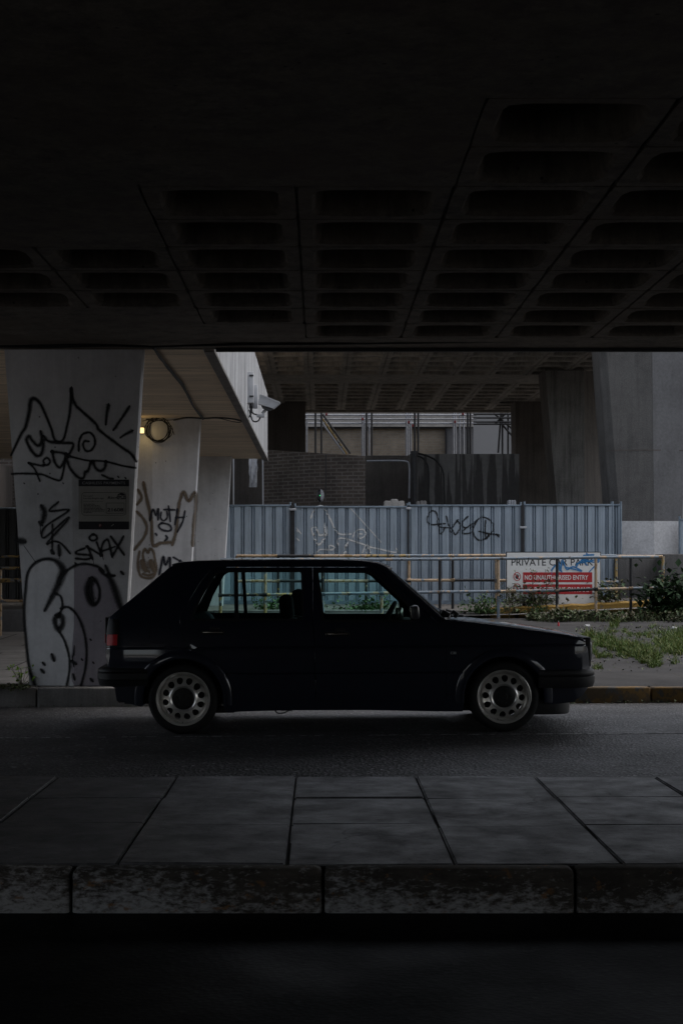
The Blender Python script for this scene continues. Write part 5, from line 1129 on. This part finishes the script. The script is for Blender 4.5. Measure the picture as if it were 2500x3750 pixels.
# underbody, wells and cabin
mb = MB(); mb.bb(-.88, .90, -.76, .76, .185, .30); mb.bb(-1.72, -.88, -.50, .50, .21, .62); mb.bb(.90, 1.80, -.50, .50, .20, .70); mb.bb(-1.65, -.9, -.70, .70, .60, .72); mb.bb(.92, 1.75, -.70, .70, .62, .74); mb.bb(1.55, 1.80, -.7, .7, .22, .6); mb.bb(-1.74, -1.56, -.72, .72, .24, .6); mb.bb(.80, .93, -.74, .74, .2, .80)
x0 = C(800, 2612, -.7)[0]; mb.bb(x0-.02, x0+.13, -.74, -.60, .155, .2, .01); mb.bb(.80, .98, -.74, -.60, .16, .2, .01)
q = [C(xo, yo, -.5) for xo, yo in ((985, 2594), (1005, 2600), (1015, 2611), (1035, 2612), (1050, 2606), (1066, 2600), (1075, 2596))]; mb.tube(catmull3([(a, -.5, b) for a, b in q]), .005, 6)
q = [C(xo, yo, -.5) for xo, yo in ((1010, 2596), (1030, 2602), (1055, 2601), (1070, 2604))]; mb.tube(catmull3([(a, -.5, b) for a, b in q]), .004, 6)
mb.build('underbody', M['trim'], car, smooth=False)
def seat(x, y, ztop, hx, hz0, hz1):
    mb = MB(); mb.box((x+.28, y, .47), (.50, .48, .16), None, .05); mb.box((x+.02, y, .63), (.13, .46, .50), Matrix.Rotation(-.22, 3, 'Y'), .05); s = mb.build('seat', M['seat'], car)
    mb = MB(); mb.box((hx, y, (hz0+hz1)/2), (.115, .26, hz1-hz0), Matrix.Rotation(-.10, 3, 'Y'), .045); mb.tube([(hx-.01, y-.06, hz0-.08), (hx, y-.06, hz0+.03)], .006, 6); mb.tube([(hx-.01, y+.06, hz0-.08), (hx, y+.06, hz0+.03)], .006, 6); mb.build('headrest', M['seat'], s)
seat(-.38, -.36, .86, -.440, .868, 1.062); seat(-.34, .36, .86, -.350, .872, 1.095)
mb = MB(); mb.box((-.95, 0, .48), (.45, 1.25, .18), None, .05); mb.box((-1.16, 0, .66), (.14, 1.25, .42), Matrix.Rotation(-.25, 3, 'Y'), .05); rs = mb.build('rear_seat', M['seat'], car)
mb = MB(); mb.lathe([(.085, -.11), (.098, -.08), (.1, 0), (.098, .08), (.085, .11)], 28, 'y', (-1.115, -.30, .835)); mb.build('headrest', M['paleseat'], rs)
mb = MB(); mb.bb(-1.75, -1.22, -.66, .66, .78, .80); mb.build('parcel_shelf', M['seat'], car)
mb = MB(); mb.bb(.50, .98, -.70, .70, .60, .845, .05); db = mb.build('dashboard', M['seat'], car)
mb = MB(); ax = Vector((-.874, 0, .485)); u = Vector((0, 1, 0)); v = ax.cross(u); cc = Vector((.335, -.36, .832))
mb.tube([cc+(u*math.cos(a*.1963)+v*math.sin(a*.1963))*.183 for a in range(33)], .015, 8, False); mb.tube([cc-ax*.3, cc], .03, 10)
for a in (0, 3.14, 4.71): mb.tube([cc, cc+(u*math.cos(a)+v*math.sin(a))*.18], .012, 6)
mb.build('steering_wheel', M['seat'], car)
mb = MB(); c = C(840, 2245, -.75); 
for k in range(-4, 5):
    if k: xx = -1.095+k*.0095+(.010 if k > 0 else -.010); mb.box((xx, -(W(xx, .873)-.010), .873+.0025*(4-abs(k))*0), (.0075, .001, .011-.001*abs(k)))
mb.lathe([(0, -(W(-1.095, .87)-.0095)), (.010, -(W(-1.095, .87)-.0095)), (.010, -(W(-1.095, .87)-.0105))], 18, 'y', (-1.095, 0, .873)); tag(mb.build('window_sticker', M['signblack'], car, smooth=False), 'small winged emblem sticker on the rear quarter glass')
mb = MB()
for y0, y1 in ((-.55, -.1), (.05, .5)): mb.tube([(.82, y0, .905), (.80, y0+.05, .925), (.79, (y0+y1)/2, .925), (.80, y1, .915)], .009, 6); mb.box((.81, y0, .905), (.07, .05, .045), Matrix.Rotation(.5, 3, 'Y'), .01)
xw, zw_ = C(1665, 2250, -.5); mb.tube([(xw-.03, -.62, zw_-.012), (xw-.005, -.55, zw_+.010), (xw+.02, -.4, zw_+.012), (xw-.02, 0, zw_+.02)], .010, 6); mb.box((xw, -.55, zw_+.004), (.06, .05, .05), Matrix.Rotation(.6, 3, 'Y'), .012); mb.box((xw+.035, -.45, zw_-.014), (.09, .06, .02), None, .008)
mb.build('wiper', M['trim'], car)
e = empty('drink_can', (0, 0, 0), 'small silver drink can standing on the car dashboard by the steering wheel', 'can')
p = P(1461, 2270, YCAR-.2); e.location = (p.x, p.y, road_z(.5)+.846-.0)
MB().lathe([(0, .0), (.026, 0), (.033, .01), (.033, .085), (.028, .098), (.026, .1), (.0, .097)], 20, 'z').build('can', M['chrome'], e)
# wheels
def make_wheel():
    w = sub('wheel', (0, 0, 0), car)
    mb = MB(); prof = [(.200, .010), (.206, -.002), (.222, -.008), (.240, -.009), (.255, -.003), (.265, .010), (.2705, .024), (.272, .045), (.272, .150), (.265, .18), (.24, .195), (.2, .19)]
    mb.lathe(prof, 72, 'y', closed=True); mb.build('tyre', M['rubber'], w, angle=60)
    mb = MB(); mb.lathe([(.1985, .014), (.2070, .004), (.2095, -.003), (.2075, -.009), (.2035, -.010), (.2010, -.004), (.1995, .002), (.1970, .000), (.1940, .004), (.1900, .012), (.1865, .026), (.1850, .046), (.183, .064), (.186, .17)], 96, 'y', closed=True)
    # pierced face
    def dep(r): return interp(r, ((.08, .022), (.086, .014), (.091, .007), (.098, .003), (.106, .006), (.116, .015), (.130, .028), (.150, .042), (.164, .051), (.172, .062), (.19, .066)))
    circ = lambda r, n: [(r*math.cos(2*math.pi*i/n), r*math.sin(2*math.pi*i/n)) for i in range(n)]
    outer, inner = circ(.185, 96), circ(.083, 64); holes = []
    for k in range(12):
        a = 2*math.pi*(k+.37)/12; ca, sa = math.cos(a), math.sin(a); h = []
        for j in range(22):
            t = 2*math.pi*j/22; rr, tt = .0262*math.cos(t), .0245*math.sin(t)*(1+.16*math.cos(t)); h.append(((.1385+rr)*ca-tt*sa, (.1385+rr)*sa+tt*ca))
        holes.append(h)
    pts = []; ed = []
    for L_ in [outer, inner]+holes: b = len(pts); pts += [Vector(p) for p in L_]; ed += [(b+i, b+(i+1) % len(L_)) for i in range(len(L_))]
    for r, n in ((.087, 64), (.092, 64), (.098, 64), (.105, 64), (.111, 72), (.172, 90), (.178, 90)): pts += [Vector(p) for p in circ(r, n)]
    for k in range(12):
        for r in (.118, .128, .138, .148, .158, .166):
            a = 2*math.pi*(k+.87)/12; pts.append(Vector((r*math.cos(a), r*math.sin(a))))
    r_ = delaunay_2d_cdt(pts, ed, [], 0, 1e-6); V, Fc = r_[0], r_[2]; ok = []
    for f in Fc:
        c = sum((V[i] for i in f), Vector((0, 0)))/len(f)
        if .0825 < c.length < .186 and not any(inside(c, h) for h in holes): ok.append(tuple(f))
    mb.add([(v.x, dep(v.length), v.y) for v in V], ok)
    for h in holes:
        n = len(h); c = sum((Vector(p) for p in h), Vector((0, 0)))/n
        def sh(p, k): q = c+(Vector(p)-c)*k; return q
        L1 = [(p[0], dep(Vector(p).length), p[1]) for p in h]; L2 = [(sh(p, .93).x, dep(Vector(p).length)+.006, sh(p, .93).y) for p in h]; L3 = [(sh(p, .9).x, dep(Vector(p).length)+.022, sh(p, .9).y) for p in h]
        mb.grid([L1+[L1[0]], L2+[L2[0]], L3+[L3[0]]])
    mb.build('rim', M['rim'], w, angle=32)
    mb = MB(); mb.lathe([(.085, .03), (.084, .016), (.076, .011), (.05, .012), (.028, .010), (.024, .006), (0, .005)], 48, 'y')
    for k in range(5): a = 2*math.pi*k/5+.3; mb.lathe([(0, .004), (.008, .005), (.009, .014)], 10, 'y', (.056*math.cos(a), 0, .056*math.sin(a)))
    mb.build('wheel_cap', M['cap'], w)
    mb = MB(); mb.lathe([(0, .075), (.155, .075), (.155, .09), (0, .09)], 40, 'y', (0, .0, .0)); mb.tube([(-.004, .03, -.179), (-.004, -.004, -.183)], .004, 6); mb.build('brake_disc', M['trim'], w)
    return w
w0 = make_wheel()
for i, (xo, yo, sgn) in enumerate(((RA[0], RA[1], -1), (FA[0], FA[1], -1), (RA[0], RA[1], 1), (FA[0], FA[1], 1))):
    w = w0 if i == 0 else copy_tree(w0, car); x, z = C(xo, yo, -.81); w.location = (x, sgn*.81, .2705); w.rotation_euler = (0, .26*i, 0 if sgn < 0 else math.pi)
    if sgn > 0: w.rotation_euler = (0, 0, math.pi)

# ================================================================== LIGHT, WORLD, CAMERA
SUN_EL, SUN_AZ = 62, 72     # azimuth measured clockwise from +Y
w = bpy.data.worlds.new('World'); S.world = w; w.use_nodes = True; nt = w.node_tree; bg = nt.nodes['Background']
sky = nt.nodes.new('ShaderNodeTexSky'); sky.sky_type = 'NISHITA'; sky.sun_disc = False; sky.sun_elevation = R(SUN_EL); sky.sun_rotation = R(SUN_AZ); sky.dust_density = 4; sky.air_density = 1
hs = nt.nodes.new('ShaderNodeHueSaturation'); hs.inputs['Saturation'].default_value = .42; nt.links.new(sky.outputs[0], hs.inputs['Color']); nt.links.new(hs.outputs[0], bg.inputs[0]); bg.inputs[1].default_value = .15
sl = bpy.data.lights.new('sun', 'SUN'); sl.energy = .5; sl.angle = R(30); sl.color = (1, .97, .93); so = bpy.data.objects.new('sun', sl); COL.objects.link(so)
d = Vector((math.sin(R(SUN_AZ))*math.cos(R(SUN_EL)), math.cos(R(SUN_AZ))*math.cos(R(SUN_EL)), math.sin(R(SUN_EL)))); so.rotation_euler = (-d).to_track_quat('-Z', 'Y').to_euler()
cd = bpy.data.cameras.new('camera'); co = bpy.data.objects.new('camera', cd); COL.objects.link(co); S.camera = co
co.location = (0, 0, ZC); co.rotation_euler = (R(90), 0, 0); cd.sensor_fit = 'HORIZONTAL'; cd.sensor_width = 24; cd.lens = F/2500*24; cd.shift_x = (1250-VX)/2500; cd.shift_y = (HY-1875)/2500
cd.clip_start = .05; cd.clip_end = 3000
S.render.engine = 'CYCLES'; S.cycles.max_bounces = 10; S.cycles.diffuse_bounces = 6; S.cycles.glossy_bounces = 5; S.cycles.transparent_max_bounces = 24; S.cycles.use_denoising = True; S.cycles.caustics_reflective = False; S.cycles.caustics_refractive = False; S.cycles.sample_clamp_indirect = 6
S.view_settings.view_transform = 'Standard'; S.view_settings.look = 'None'; S.view_settings.gamma = 1; S.view_settings.exposure = 0.4
